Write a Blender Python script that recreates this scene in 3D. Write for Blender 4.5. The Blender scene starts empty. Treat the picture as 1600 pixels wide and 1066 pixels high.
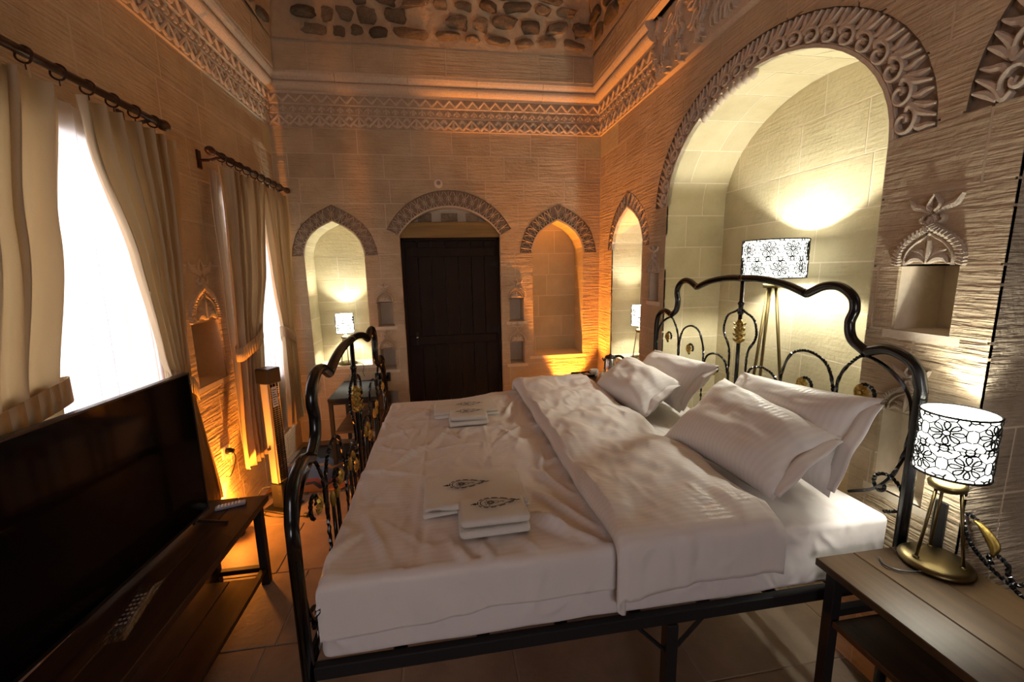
import bpy, bmesh, math, random
from mathutils import Vector, Matrix, noise
from mathutils.geometry import delaunay_2d_cdt

PI = math.pi
scene = bpy.context.scene
col = scene.collection
random.seed(7)

# ------------------------------------------------------------------ camera
FPX, YAW, PITCH, ROLL = 655.45, math.radians(8.948), math.radians(9.516), math.radians(-1.169)
fw = Vector((math.sin(YAW) * math.cos(PITCH), math.cos(YAW) * math.cos(PITCH), -math.sin(PITCH)))
r0 = Vector((math.cos(YAW), -math.sin(YAW), 0.0))
u0 = r0.cross(fw)
rr = math.cos(ROLL) * r0 + math.sin(ROLL) * u0
uu = -math.sin(ROLL) * r0 + math.cos(ROLL) * u0
cd = bpy.data.cameras.new('camera')
cd.sensor_fit = 'HORIZONTAL'
cd.sensor_width = 36.0
cd.lens = FPX / 1600.0 * 36.0
cd.clip_start = 0.02
cam = bpy.data.objects.new('camera', cd)
col.objects.link(cam)
cam.matrix_world = Matrix(((rr.x, uu.x, -fw.x, 0.0), (rr.y, uu.y, -fw.y, 0.0), (rr.z, uu.z, -fw.z, 1.65), (0, 0, 0, 1)))
scene.camera = cam

# ------------------------------------------------------------------ world, exposure, daylight portals
SKY = 10.0
world = bpy.data.worlds.new('sky')
scene.world = world
world.use_nodes = True
bg = world.node_tree.nodes['Background']
bg.inputs[0].default_value = (1.0, 0.91, 0.945, 1)
bg.inputs[1].default_value = SKY
vs = scene.view_settings
vs.view_transform = 'Standard'
vs.look = 'None'
vs.gamma = 1.0
vs.use_curve_mapping = False
vs.exposure = 0.0
scene.cycles.use_denoising = True
scene.cycles.max_bounces = 7
scene.cycles.diffuse_bounces = 4
scene.cycles.glossy_bounces = 3
scene.cycles.transmission_bounces = 6
scene.cycles.transparent_max_bounces = 8
scene.cycles.sample_clamp_indirect = 6.0
scene.cycles.caustics_reflective = False
scene.cycles.caustics_refractive = False

XL, XR, YB, YF = -1.47, 1.61, 4.26, -2.2      # room faces
LAMP_W = 25.0
UPLIGHT = 52.0
WIN = [(1.30, 2.32, 0.80, 2.22), (3.22, 3.98, 0.80, 2.22)]   # openings in the left wall (y0, y1, z0, z1)
WIN_FILL = (-0.90, 0.32, 0.92, 2.10)                               # unseen opening added behind the viewer as fill light for the bed (x0, x1, z0, z1)
for k, (a, b, c, d) in enumerate(WIN + [WIN_FILL]):
    ld = bpy.data.lights.new('daylight_portal', 'AREA')
    ld.shape = 'RECTANGLE'
    ld.size = b - a
    ld.size_y = d - c
    ld.cycles.is_portal = True
    lo = bpy.data.objects.new('daylight_portal', ld)
    col.objects.link(lo)
    lo.location = (XL - 0.52, (a + b) / 2, (c + d) / 2) if k < 2 else ((a + b) / 2, YF - 0.42, (c + d) / 2)
    lo.rotation_euler = (PI / 2, 0, -PI / 2) if k < 2 else (PI / 2, 0, 0)

# ------------------------------------------------------------------ helpers
def tag(o, label=None, cat=None, group=None, kind=None):
    if label: o['label'] = label
    if cat: o['category'] = cat
    if group: o['group'] = group
    if kind: o['kind'] = kind
    return o

def thing(name, label, cat, loc=(0, 0, 0), rot=(0, 0, 0), group=None, kind=None):
    o = bpy.data.objects.new(name, None)
    o.empty_display_size = 0.05
    col.objects.link(o)
    o.location = loc
    o.rotation_euler = rot
    return tag(o, label, cat, group, kind)

def put(name, mesh, parent=None, loc=None, rot=None, mw=None):
    o = bpy.data.objects.new(name, mesh)
    col.objects.link(o)
    if parent: o.parent = parent
    if loc is not None: o.location = loc
    if rot is not None: o.rotation_euler = rot
    if mw is not None: o.matrix_basis = mw
    return o

def copy_tree(o, parent=None):
    c = o.copy()
    col.objects.link(c)
    c.parent = parent
    for ch in list(o.children):
        copy_tree(ch, c)
    return c

def spline(pts, n=8, closed=False):
    P = [Vector(p) for p in pts]
    if closed:
        Q = [P[-1]] + P + [P[0], P[1]]
    else:
        Q = [P[0] * 2 - P[1]] + P + [P[-1] * 2 - P[-2]]
    out = []
    for i in range(1, len(Q) - 2):
        a, b, c, d = Q[i - 1], Q[i], Q[i + 1], Q[i + 2]
        for k in range(n):
            t = k / n
            out.append(0.5 * ((2 * b) + (c - a) * t + (2 * a - 5 * b + 4 * c - d) * t * t + (3 * b - a - 3 * c + d) * t ** 3))
    if not closed: out.append(P[-1])
    return out

class MB:
    def __init__(s):
        s.v = []; s.f = []; s.mi = []
    def add(s, verts, faces, mi=0):
        k = len(s.v)
        s.v += [tuple(p) for p in verts]
        s.f += [tuple(i + k for i in f) for f in faces]
        s.mi += [mi] * len(faces)
        return s
    def box(s, x0, x1, y0, y1, z0, z1, mi=0, M=None):
        vs_ = [Vector(p) for p in ((x0, y0, z0), (x1, y0, z0), (x1, y1, z0), (x0, y1, z0), (x0, y0, z1), (x1, y0, z1), (x1, y1, z1), (x0, y1, z1))]
        if M is not None: vs_ = [M @ p for p in vs_]
        return s.add(vs_, [(3, 2, 1, 0), (4, 5, 6, 7), (0, 1, 5, 4), (1, 2, 6, 5), (2, 3, 7, 6), (3, 0, 4, 7)], mi)
    def cbox(s, x0, x1, y0, y1, z0, z1, c=0.004, mi=0):
        """box with chamfered edges"""
        bm = bmesh.new()
        bmesh.ops.create_cube(bm, size=1.0)
        for v in bm.verts:
            v.co = Vector(((x0 + x1) / 2 + v.co.x * (x1 - x0), (y0 + y1) / 2 + v.co.y * (y1 - y0), (z0 + z1) / 2 + v.co.z * (z1 - z0)))
        bmesh.ops.bevel(bm, geom=bm.edges[:], offset=c, segments=1, profile=0.5, affect='EDGES')
        bm.verts.ensure_lookup_table()
        bm.verts.index_update()
        s.add([v.co[:] for v in bm.verts], [tuple(v.index for v in f.verts) for f in bm.faces], mi)
        bm.free()
        return s
    def tube(s, path, r, segs=8, twist=0.0, caps=True, closed=False, mi=0, flat=1.0):
        P = [Vector(p) for p in path]
        n = len(P)
        if n < 2: return s
        tang = []
        for i in range(n):
            if closed: t = P[(i + 1) % n] - P[i - 1]
            else: t = P[min(i + 1, n - 1)] - P[max(i - 1, 0)]
            tang.append(t.normalized() if t.length > 1e-9 else Vector((0, 0, 1)))
        up = Vector((0, 0, 1)) if abs(tang[0].z) < 0.9 else Vector((1, 0, 0))
        nrm = (up - tang[0] * up.dot(tang[0])).normalized()
        verts = []; L = 0.0
        for i in range(n):
            if i:
                L += (P[i] - P[i - 1]).length
                nrm = nrm - tang[i] * nrm.dot(tang[i])
                nrm = nrm.normalized() if nrm.length > 1e-9 else tang[i].orthogonal().normalized()
            b = tang[i].cross(nrm)
            ri = r(i / (n - 1)) if callable(r) else r
            for k in range(segs):
                a = 2 * PI * k / segs + twist * L
                verts.append(P[i] + nrm * (math.cos(a) * ri) + b * (math.sin(a) * ri * flat))
        faces = []
        m = n if closed else n - 1
        for i in range(m):
            j = (i + 1) % n
            for k in range(segs):
                k2 = (k + 1) % segs
                faces.append((i * segs + k, i * segs + k2, j * segs + k2, j * segs + k))
        if caps and not closed:
            faces.append(tuple(range(segs - 1, -1, -1)))
            faces.append(tuple((n - 1) * segs + k for k in range(segs)))
        return s.add(verts, faces, mi)
    def lathe(s, prof, segs=24, c=(0, 0, 0), M=None, mi=0):
        verts = []; faces = []
        n = len(prof)
        for (r, z) in prof:
            for k in range(segs):
                a = 2 * PI * k / segs
                p = Vector((c[0] + r * math.cos(a), c[1] + r * math.sin(a), c[2] + z))
                verts.append(M @ p if M is not None else p)
        for i in range(n - 1):
            for k in range(segs):
                k2 = (k + 1) % segs
                faces.append((i * segs + k, i * segs + k2, (i + 1) * segs + k2, (i + 1) * segs + k))
        if prof[0][0] > 1e-5: faces.append(tuple(range(segs - 1, -1, -1)))
        if prof[-1][0] > 1e-5: faces.append(tuple((n - 1) * segs + k for k in range(segs)))
        return s.add(verts, faces, mi)
    def ridge(s, path, w, h, base=0.0):
        """raised carved ribbon in local (x, y) with height along z"""
        P = [Vector((p[0], p[1])) for p in path]
        n = len(P); verts = []; faces = []
        for i in range(n):
            t = P[min(i + 1, n - 1)] - P[max(i - 1, 0)]
            t = t.normalized() if t.length > 1e-9 else Vector((1, 0))
            q = Vector((-t.y, t.x))
            wi = w(i / (n - 1)) if callable(w) else w
            a, b = P[i] + q * wi / 2, P[i] - q * wi / 2
            verts += [(a.x, a.y, base), (a.x * .75 + P[i].x * .25, a.y * .75 + P[i].y * .25, base + h * .8), (P[i].x, P[i].y, base + h), (b.x * .75 + P[i].x * .25, b.y * .75 + P[i].y * .25, base + h * .8), (b.x, b.y, base)]
        for i in range(n - 1):
            for k in range(4):
                faces.append((i * 5 + k, (i + 1) * 5 + k, (i + 1) * 5 + k + 1, i * 5 + k + 1))
        faces.append((0, 1, 2, 3, 4))
        k = (n - 1) * 5
        faces.append((k + 4, k + 3, k + 2, k + 1, k))
        return s.add(verts, faces)
    def grid(s, fn, nu, nv, mi=0):
        verts = [fn(i / nu, j / nv) for i in range(nu + 1) for j in range(nv + 1)]
        faces = []
        for i in range(nu):
            for j in range(nv):
                a = i * (nv + 1) + j
                faces.append((a, a + nv + 1, a + nv + 2, a + 1))
        return s.add(verts, faces, mi)
    def mesh(s, name, mats, smooth=False, fix=False):
        me = bpy.data.meshes.new(name)
        me.from_pydata([tuple(p) for p in s.v], [], s.f)
        if not isinstance(mats, (list, tuple)): mats = [mats]
        for m in mats: me.materials.append(m)
        if len(mats) > 1: me.polygons.foreach_set('material_index', s.mi)
        if fix:
            bm = bmesh.new(); bm.from_mesh(me)
            bmesh.ops.recalc_face_normals(bm, faces=bm.faces)
            bm.to_mesh(me); bm.free()
        if smooth: me.polygons.foreach_set('use_smooth', [True] * len(me.polygons))
        me.update()
        return me
    def build(s, name, mats, parent=None, smooth=False, fix=False, loc=None, rot=None):
        return put(name, s.mesh(name, mats, smooth, fix), parent, loc, rot)

# ------------------------------------------------------------------ materials
def newmat(name):
    m = bpy.data.materials.new(name)
    m.use_nodes = True
    nt = m.node_tree
    b = nt.nodes['Principled BSDF']
    return m, nt, b

def nd(nt, typ, **kw):
    n = nt.nodes.new(typ)
    for k, v in kw.items():
        if k.startswith('_'): setattr(n, k[1:], v)
        else: n.inputs[k.replace('__', ' ')].default_value = v
    return n

def lk(nt, a, ao, b, bi):
    nt.links.new(a.outputs[ao], b.inputs[bi])

def plain(name, rgb, rough=0.5, metal=0.0, bump=0.0, bscale=60.0, var=0.0, spec=0.5, coat=0.0):
    m, nt, b = newmat(name)
    b.inputs['Base Color'].default_value = (*rgb, 1)
    b.inputs['Roughness'].default_value = rough
    b.inputs['Metallic'].default_value = metal
    b.inputs['Specular IOR Level'].default_value = spec
    if coat: b.inputs['Coat Weight'].default_value = coat
    tc = nd(nt, 'ShaderNodeTexCoord')
    nz = nd(nt, 'ShaderNodeTexNoise', Scale=bscale, Detail=4.0)
    lk(nt, tc, 'Object', nz, 'Vector')
    if bump:
        bp = nd(nt, 'ShaderNodeBump', Strength=1.0, Distance=bump)
        lk(nt, nz, 'Fac', bp, 'Height'); lk(nt, bp, 'Normal', b, 'Normal')
    if var:
        mx = nd(nt, 'ShaderNodeMixRGB', _blend_type='MIX')
        mx.inputs[1].default_value = tuple(c * (1 - var) for c in rgb) + (1,)
        mx.inputs[2].default_value = tuple(min(1, c * (1 + var)) for c in rgb) + (1,)
        lk(nt, nz, 'Fac', mx, 0); lk(nt, mx, 0, b, 'Base Color')
    return m

def stone_mat(name, c1, c2, groove=0.004, gscale=(5, 5, 62), coarse=0.004, random_amt=0.10):
    m, nt, b = newmat(name)
    b.inputs['Roughness'].default_value = 0.92
    b.inputs['Specular IOR Level'].default_value = 0.15
    tc = nd(nt, 'ShaderNodeTexCoord')
    oi = nd(nt, 'ShaderNodeObjectInfo')
    big = nd(nt, 'ShaderNodeTexNoise', Scale=5.0, Detail=6.0, Roughness=0.6)
    lk(nt, tc, 'Object', big, 'Vector')
    rmp = nd(nt, 'ShaderNodeMapRange')
    rmp.inputs['From Min'].default_value = 0.25; rmp.inputs['From Max'].default_value = 0.75
    lk(nt, big, 'Fac', rmp, 'Value')
    mx = nd(nt, 'ShaderNodeMixRGB')
    mx.inputs[1].default_value = (*c1, 1); mx.inputs[2].default_value = (*c2, 1)
    lk(nt, rmp, 0, mx, 0)
    hv = nd(nt, 'ShaderNodeHueSaturation')
    mr = nd(nt, 'ShaderNodeMapRange')
    mr.inputs['To Min'].default_value = 1 - random_amt; mr.inputs['To Max'].default_value = 1 + random_amt * .4
    lk(nt, oi, 'Random', mr, 'Value'); lk(nt, mr, 0, hv, 'Value')
    lk(nt, mx, 0, hv, 'Color'); lk(nt, hv, 0, b, 'Base Color')
    mp = nd(nt, 'ShaderNodeMapping')
    mp.inputs['Scale'].default_value = gscale
    lk(nt, tc, 'Object', mp, 'Vector')
    gr = nd(nt, 'ShaderNodeTexNoise', Scale=1.0, Detail=3.0, Roughness=0.55)
    lk(nt, mp, 0, gr, 'Vector')
    msk = nd(nt, 'ShaderNodeTexNoise', Scale=2.3, Detail=2.0)
    lk(nt, tc, 'Object', msk, 'Vector')
    mm = nd(nt, 'ShaderNodeMath', _operation='MULTIPLY')
    lk(nt, gr, 'Fac', mm, 0); lk(nt, msk, 'Fac', mm, 1)
    bp = nd(nt, 'ShaderNodeBump', Strength=1.0, Distance=groove)
    lk(nt, mm, 0, bp, 'Height')
    fine = nd(nt, 'ShaderNodeTexNoise', Scale=45.0, Detail=5.0)
    lk(nt, tc, 'Object', fine, 'Vector')
    bp2 = nd(nt, 'ShaderNodeBump', Strength=1.0, Distance=coarse)
    lk(nt, fine, 'Fac', bp2, 'Height'); lk(nt, bp, 'Normal', bp2, 'Normal')
    lk(nt, bp2, 'Normal', b, 'Normal')
    return m

def wood_mat(name, c1, c2, axis=1, rough=0.35, scale=7.0):
    m, nt, b = newmat(name)
    b.inputs['Roughness'].default_value = rough
    b.inputs['Specular IOR Level'].default_value = .3
    tc = nd(nt, 'ShaderNodeTexCoord')
    oi = nd(nt, 'ShaderNodeObjectInfo')
    mp = nd(nt, 'ShaderNodeMapping')
    sc = [scale * 2.2] * 3; sc[axis] = scale * 0.16
    mp.inputs['Scale'].default_value = sc
    lk(nt, tc, 'Object', mp, 'Vector')
    mul = nd(nt, 'ShaderNodeVectorMath', _operation='SCALE')
    mul.inputs[0].default_value = (13, 7, 5)
    lk(nt, oi, 'Random', mul, 'Scale'); lk(nt, mul, 0, mp, 'Location')
    nz = nd(nt, 'ShaderNodeTexNoise', Scale=1.0, Detail=8.0, Roughness=0.65, Distortion=0.6)
    lk(nt, mp, 0, nz, 'Vector')
    cr = nd(nt, 'ShaderNodeValToRGB')
    cr.color_ramp.elements[0].position = 0.3; cr.color_ramp.elements[0].color = (*c1, 1)
    cr.color_ramp.elements[1].position = 0.7; cr.color_ramp.elements[1].color = (*c2, 1)
    lk(nt, nz, 'Fac', cr, 'Fac'); lk(nt, cr, 0, b, 'Base Color')
    bp = nd(nt, 'ShaderNodeBump', Strength=0.5, Distance=0.002)
    lk(nt, nz, 'Fac', bp, 'Height'); lk(nt, bp, 'Normal', b, 'Normal')
    return m

def cloth_mat(name, rgb, stripe=0.0, transl=0.0, bump=0.0006, bscale=300.0, trans_rgb=None, sheen=0.0, axis='X', crumple=0.0):
    m, nt, b = newmat(name)
    b.inputs['Base Color'].default_value = (*rgb, 1)
    b.inputs['Roughness'].default_value = 0.75
    b.inputs['Specular IOR Level'].default_value = 0.25
    if sheen: b.inputs['Sheen Weight'].default_value = sheen
    tc = nd(nt, 'ShaderNodeTexCoord')
    nz = nd(nt, 'ShaderNodeTexNoise', Scale=bscale, Detail=2.0)
    lk(nt, tc, 'Object', nz, 'Vector')
    bp = nd(nt, 'ShaderNodeBump', Strength=0.6, Distance=bump)
    lk(nt, nz, 'Fac', bp, 'Height')
    last = bp
    if crumple:
        n1 = nd(nt, 'ShaderNodeTexNoise', Scale=9.0, Detail=3.0, Roughness=.5, Distortion=1.2, _noise_type='RIDGED_MULTIFRACTAL', _normalize=True)
        mp_ = nd(nt, 'ShaderNodeMapping'); mp_.inputs['Scale'].default_value = (1.0, .55, .8)
        lk(nt, tc, 'Object', mp_, 'Vector'); lk(nt, mp_, 0, n1, 'Vector')
        b2 = nd(nt, 'ShaderNodeBump', Strength=1.0, Distance=crumple)
        lk(nt, n1, 'Fac', b2, 'Height'); lk(nt, bp, 'Normal', b2, 'Normal'); last = b2
    if stripe:
        wv = nd(nt, 'ShaderNodeTexWave', Scale=16.0, _bands_direction=axis)
        lk(nt, tc, 'Object', wv, 'Vector')
        mr = nd(nt, 'ShaderNodeMapRange')
        mr.inputs['From Min'].default_value = .35; mr.inputs['From Max'].default_value = .65
        mr.inputs['To Min'].default_value = 0.8; mr.inputs['To Max'].default_value = 0.45
        lk(nt, wv, 'Fac', mr, 'Value'); lk(nt, mr, 0, b, 'Roughness')
        mx = nd(nt, 'ShaderNodeMixRGB')
        mx.inputs[1].default_value = tuple(c * (1 - stripe) for c in rgb) + (1,)
        mx.inputs[2].default_value = (*rgb, 1)
        lk(nt, wv, 'Fac', mx, 0); lk(nt, mx, 0, b, 'Base Color')
    lk(nt, last, 'Normal', b, 'Normal')
    if transl:
        t = nd(nt, 'ShaderNodeBsdfTranslucent')
        t.inputs['Color'].default_value = (*(trans_rgb or rgb), 1)
        ms = nd(nt, 'ShaderNodeMixShader')
        ms.inputs[0].default_value = transl
        out = nt.nodes['Material Output']
        lk(nt, b, 0, ms, 1); lk(nt, t, 0, ms, 2); lk(nt, ms, 0, out, 'Surface')
    return m

M = {}
M['stone'] = stone_mat('tooled_sandstone', (0.45, 0.34, 0.22), (0.60, 0.48, 0.33), groove=0.022, coarse=0.005)
M['stone_smooth'] = stone_mat('dressed_sandstone', (0.50, 0.43, 0.26), (0.64, 0.56, 0.37), groove=0.005, coarse=0.003)
M['stone_rough'] = stone_mat('rough_tooled_sandstone', (0.34, 0.27, 0.19), (0.50, 0.41, 0.31), groove=0.03, coarse=0.006)
M['mortar'] = plain('lime_mortar', (0.71, 0.61, 0.47), 0.95, bump=0.002, bscale=40, var=0.1, spec=0.1)
M['mortar_wall'] = plain('wall_mortar', (0.60, 0.49, 0.365), 0.95, bump=0.002, bscale=40, var=0.1, spec=0.1)
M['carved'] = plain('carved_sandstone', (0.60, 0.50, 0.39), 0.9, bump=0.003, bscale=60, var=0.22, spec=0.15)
M['carved_ground'] = plain('shaded_patina_carving_ground', (0.28, 0.21, 0.15), 0.95, bump=0.004, bscale=50, var=0.3, spec=0.1)  # recess shade and aged patina both put into this darker colour
M['cornice_ground'] = plain('shaded_cornice_ground', (0.45, 0.355, 0.255), 0.95, bump=0.004, bscale=50, var=0.3, spec=0.1)  # shade of the cornice grooves painted as a darker ground tone
M['rubble'] = stone_mat('rubble_limestone', (0.26, 0.20, 0.14), (0.52, 0.40, 0.27), groove=0.035, gscale=(22, 22, 22), coarse=0.012, random_amt=0.45)
M['plaster'] = plain('vault_plaster', (0.50, 0.37, 0.24), 0.95, bump=0.02, bscale=14, var=0.15, spec=0.1)
M['floor_stone'] = stone_mat('worn_floor_slab', (0.20, 0.15, 0.11), (0.31, 0.24, 0.18), groove=0.004, gscale=(9, 9, 9), coarse=0.002, random_amt=0.2)
M['floor_stone'].node_tree.nodes['Principled BSDF'].inputs['Roughness'].default_value = 0.55
M['grout'] = plain('floor_grout', (0.34, 0.27, 0.21), 0.95, bump=0.002, bscale=60, var=0.15)
M['door'] = wood_mat('dark_door_wood', (0.006, 0.003, 0.002), (0.016, 0.008, 0.0045), axis=2, rough=0.75)
M['lintel'] = wood_mat('lintel_wood', (0.16, 0.10, 0.03), (0.30, 0.20, 0.07), axis=0, rough=0.6)
M['rod_wood'] = wood_mat('rod_wood', (0.022, 0.008, 0.004), (0.06, 0.022, 0.010), axis=1, rough=0.3)
M['stand_wood'] = wood_mat('stand_wood', (0.022, 0.012, 0.007), (0.060, 0.034, 0.019), axis=1, rough=0.3)
M['table_wood'] = wood_mat('table_wood', (0.034, 0.018, 0.007), (0.085, 0.048, 0.021), axis=1, rough=0.42)
M['desk_wood'] = wood_mat('desk_wood', (0.10, 0.05, 0.025), (0.22, 0.12, 0.06), axis=0, rough=0.4)
M['iron'] = plain('black_iron', (0.004, 0.004, 0.0045), 0.2, 0.0)
M['iron_matte'] = plain('black_painted_steel', (0.010, 0.009, 0.009), 0.6, spec=0.3)
M['gold'] = plain('gilded_leaf', (0.40, 0.28, 0.075), 0.42, 1.0, bump=0.001, bscale=90)
M['brass'] = plain('antique_brass', (0.15, 0.112, 0.05), 0.36, 1.0)
M['plastic'] = plain('black_plastic', (0.010, 0.010, 0.011), 0.35)
M['screen'] = plain('television_glass', (0.002, 0.002, 0.0025), 0.09, spec=0.16)
M['steel'] = plain('brushed_steel', (0.55, 0.53, 0.50), 0.22, 1.0)
M['china'] = plain('white_china', (0.75, 0.72, 0.66), 0.25)
M['white_plastic'] = plain('white_plastic', (0.75, 0.73, 0.70), 0.4)
M['grey_plastic'] = plain('grey_plastic', (0.28, 0.27, 0.30), 0.4)
M['silver'] = plain('heater_casing', (0.62, 0.60, 0.56), 0.35, 0.6)
M['curtain'] = cloth_mat('cream_curtain', (0.52, 0.40, 0.25), transl=0.18, trans_rgb=(0.56, 0.43, 0.22), bump=0.001, bscale=160)
M['duvet'] = cloth_mat('white_satin_stripe', (0.70, 0.65, 0.62), stripe=0.04, axis='Y', crumple=.012)
M['sheet'] = cloth_mat('white_sheet', (0.70, 0.65, 0.63), bump=0.004, bscale=14, crumple=.01)
M['pillowcase'] = cloth_mat('white_pillowcase', (0.74, 0.70, 0.67), stripe=0.05, axis='Y', crumple=.006)
M['towel'] = cloth_mat('terry_towel', (0.70, 0.66, 0.60), bump=0.006, bscale=420)
M['thread'] = plain('black_thread', (0.012, 0.010, 0.010), 0.8)
M['window_frame'] = wood_mat('window_frame_wood', (0.05, 0.025, 0.012), (0.10, 0.05, 0.026), axis=2)

# sheer voile: mostly translucent, a little see-through
m, nt, b = newmat('sheer_voile')
tr = nd(nt, 'ShaderNodeBsdfTranslucent'); tr.inputs[0].default_value = (0.92, 0.93, 0.95, 1)
df = nd(nt, 'ShaderNodeBsdfDiffuse'); df.inputs[0].default_value = (0.85, 0.85, 0.86, 1)
tp = nd(nt, 'ShaderNodeBsdfTransparent')
m1 = nd(nt, 'ShaderNodeMixShader'); m1.inputs[0].default_value = 0.65
m2 = nd(nt, 'ShaderNodeMixShader'); m2.inputs[0].default_value = 0.12
lk(nt, df, 0, m1, 1); lk(nt, tr, 0, m1, 2); lk(nt, m1, 0, m2, 1); lk(nt, tp, 0, m2, 2)
lk(nt, m2, 0, nt.nodes['Material Output'], 'Surface')
M['sheer'] = m
# window glass
m, nt, b = newmat('window_glass')
tp = nd(nt, 'ShaderNodeBsdfTransparent'); gl = nd(nt, 'ShaderNodeBsdfGlossy', Roughness=0.05)
ms = nd(nt, 'ShaderNodeMixShader'); ms.inputs[0].default_value = 0.06
lk(nt, tp, 0, ms, 1); lk(nt, gl, 0, ms, 2); lk(nt, ms, 0, nt.nodes['Material Output'], 'Surface')
M['glass'] = m
# clear plastic sleeve
m, nt, b = newmat('clear_plastic')
tp = nd(nt, 'ShaderNodeBsdfTransparent'); gl = nd(nt, 'ShaderNodeBsdfGlossy', Roughness=0.12)
ms = nd(nt, 'ShaderNodeMixShader'); ms.inputs[0].default_value = 0.18
tc = nd(nt, 'ShaderNodeTexCoord'); nz = nd(nt, 'ShaderNodeTexNoise', Scale=60.0, Detail=3.0)
bp = nd(nt, 'ShaderNodeBump', Strength=1.0, Distance=0.01)
lk(nt, tc, 'Object', nz, 'Vector'); lk(nt, nz, 'Fac', bp, 'Height'); lk(nt, bp, 'Normal', gl, 'Normal')
lk(nt, tp, 0, ms, 1); lk(nt, gl, 0, ms, 2); lk(nt, ms, 0, nt.nodes['Material Output'], 'Surface')
M['clear'] = m
# glowing lamp diffuser (the lit drum behind the cut metal)
m, nt, b = newmat('lit_lampshade')
b.inputs['Base Color'].default_value = (0.9, 0.89, 0.84, 1)
b.inputs['Emission Color'].default_value = (1.0, 1.0, 0.88, 1)
b.inputs['Emission Strength'].default_value = 4.0
M['shade'] = m
m, nt, b = newmat('lit_bulb')
b.inputs['Emission Color'].default_value = (1.0, 0.95, 0.82, 1)
b.inputs['Emission Strength'].default_value = 25.0
M['bulb'] = m
m, nt, b = newmat('amber_lens')
b.inputs['Emission Color'].default_value = (1.0, 0.40, 0.06, 1)
b.inputs['Emission Strength'].default_value = 12.0
M['amber'] = m

# ------------------------------------------------------------------ stone walls
def inside(p, poly):
    c = False
    n = len(poly)
    x, y = p
    for i in range(n):
        x0, y0 = poly[i]; x1, y1 = poly[i - 1]
        if (y0 > y) != (y1 > y) and x < (x1 - x0) * (y - y0) / (y1 - y0) + x0:
            c = not c
    return c

class Frame:
    """maps (u, v, n) -> world; n points into the room"""
    def __init__(s, o, U, Nn):
        s.o = Vector(o); s.U = Vector(U); s.N = Vector(Nn); s.V = Vector((0, 0, 1))
        s.flip = s.U.cross(s.V).dot(s.N) < 0
    def p(s, u, v, n=0.0):
        return s.o + s.U * u + s.V * v + s.N * n
    def faces(s, fs):
        return [tuple(reversed(f)) for f in fs] if s.flip else fs
    def matrix(s, u, v, n=0.0, ang=0.0, sx=1.0, sy=1.0):
        """local x,y in wall plane, local z into the room"""
        c, sn = math.cos(ang), math.sin(ang)
        ex = (s.U * c + s.V * sn) * sx; ey = (-s.U * sn + s.V * c) * sy; ez = s.N
        o = s.p(u, v, n)
        return Matrix(((ex.x, ey.x, ez.x, o.x), (ex.y, ey.y, ez.y, o.y), (ex.z, ey.z, ez.z, o.z), (0, 0, 0, 1)))

BACK = Frame((0, YB, 0), (1, 0, 0), (0, -1, 0))
RIGHT = Frame((XR, 0, 0), (0, 1, 0), (-1, 0, 0))
LEFT = Frame((XL, 0, 0), (0, 1, 0), (1, 0, 0))
FRONT = Frame((0, YF, 0), (1, 0, 0), (0, 1, 0))

def bbox(poly):
    us = [p[0] for p in poly]; vs_ = [p[1] for p in poly]
    return min(us), max(us), min(vs_), max(vs_)

def cut(outer, holes, clip=None):
    """triangulated outer minus holes (and inside clip)"""
    pts = []; edges = []
    for poly in [outer] + holes + ([clip] if clip else []):
        k = len(pts)
        pts += [Vector(p) for p in poly]
        edges += [(k + i, k + (i + 1) % len(poly)) for i in range(len(poly))]
    vo, eo, fo, *_ = delaunay_2d_cdt(pts, edges, [], 0, 1e-5)
    tris = []
    for f in fo:
        c = sum((vo[i] for i in f), Vector((0, 0))) / len(f)
        if inside(c, outer) and not any(inside(c, h) for h in holes) and (clip is None or inside(c, clip)):
            tris.append(tuple(f))
    return vo, tris

def slab(mb, fr, outer, holes, n0, n1, clip=None):
    """extruded plate; front at n1, back at n0"""
    vo, tris = cut(outer, holes, clip)
    if not tris: return False
    area = sum(abs((vo[t[1]] - vo[t[0]]).cross(vo[t[2]] - vo[t[0]])) / 2 for t in tris)
    if area < 0.0012: return False
    fixed = []
    for t in tris:
        if (vo[t[1]] - vo[t[0]]).cross(vo[t[2]] - vo[t[0]]) < 0: t = (t[0], t[2], t[1])
        fixed.append(t)
    used = sorted({i for t in fixed for i in t}); mp = {i: k for k, i in enumerate(used)}
    n = len(used)
    verts = [fr.p(vo[i][0], vo[i][1], n1) for i in used] + [fr.p(vo[i][0], vo[i][1], n0) for i in used]
    faces = [tuple(mp[i] for i in t) for t in fixed]
    es = {}
    for t in faces:
        for k in range(3):
            es[(t[k], t[(k + 1) % 3])] = 1
    side = [(a, a + n, b + n, b) for (a, b) in es if (b, a) not in es]
    mb.add(verts, fr.faces(faces + side))
    return True

def block(mb, fr, u0, u1, v0, v1, n0, n1, c=0.002):
    A = [(u0, v0), (u1, v0), (u1, v1), (u0, v1)]
    B = [(u0 + c, v0 + c), (u1 - c, v0 + c), (u1 - c, v1 - c), (u0 + c, v1 - c)]
    verts = [fr.p(u, v, n1) for u, v in B] + [fr.p(u, v, n1 - c) for u, v in A] + [fr.p(u, v, n0) for u, v in A]
    faces = [(0, 1, 2, 3)]
    for k in range(4):
        j = (k + 1) % 4
        faces += [(4 + k, 4 + j, j, k), (8 + k, 8 + j, 4 + j, 4 + k)]
    mb.add(verts, fr.faces(faces))

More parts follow.
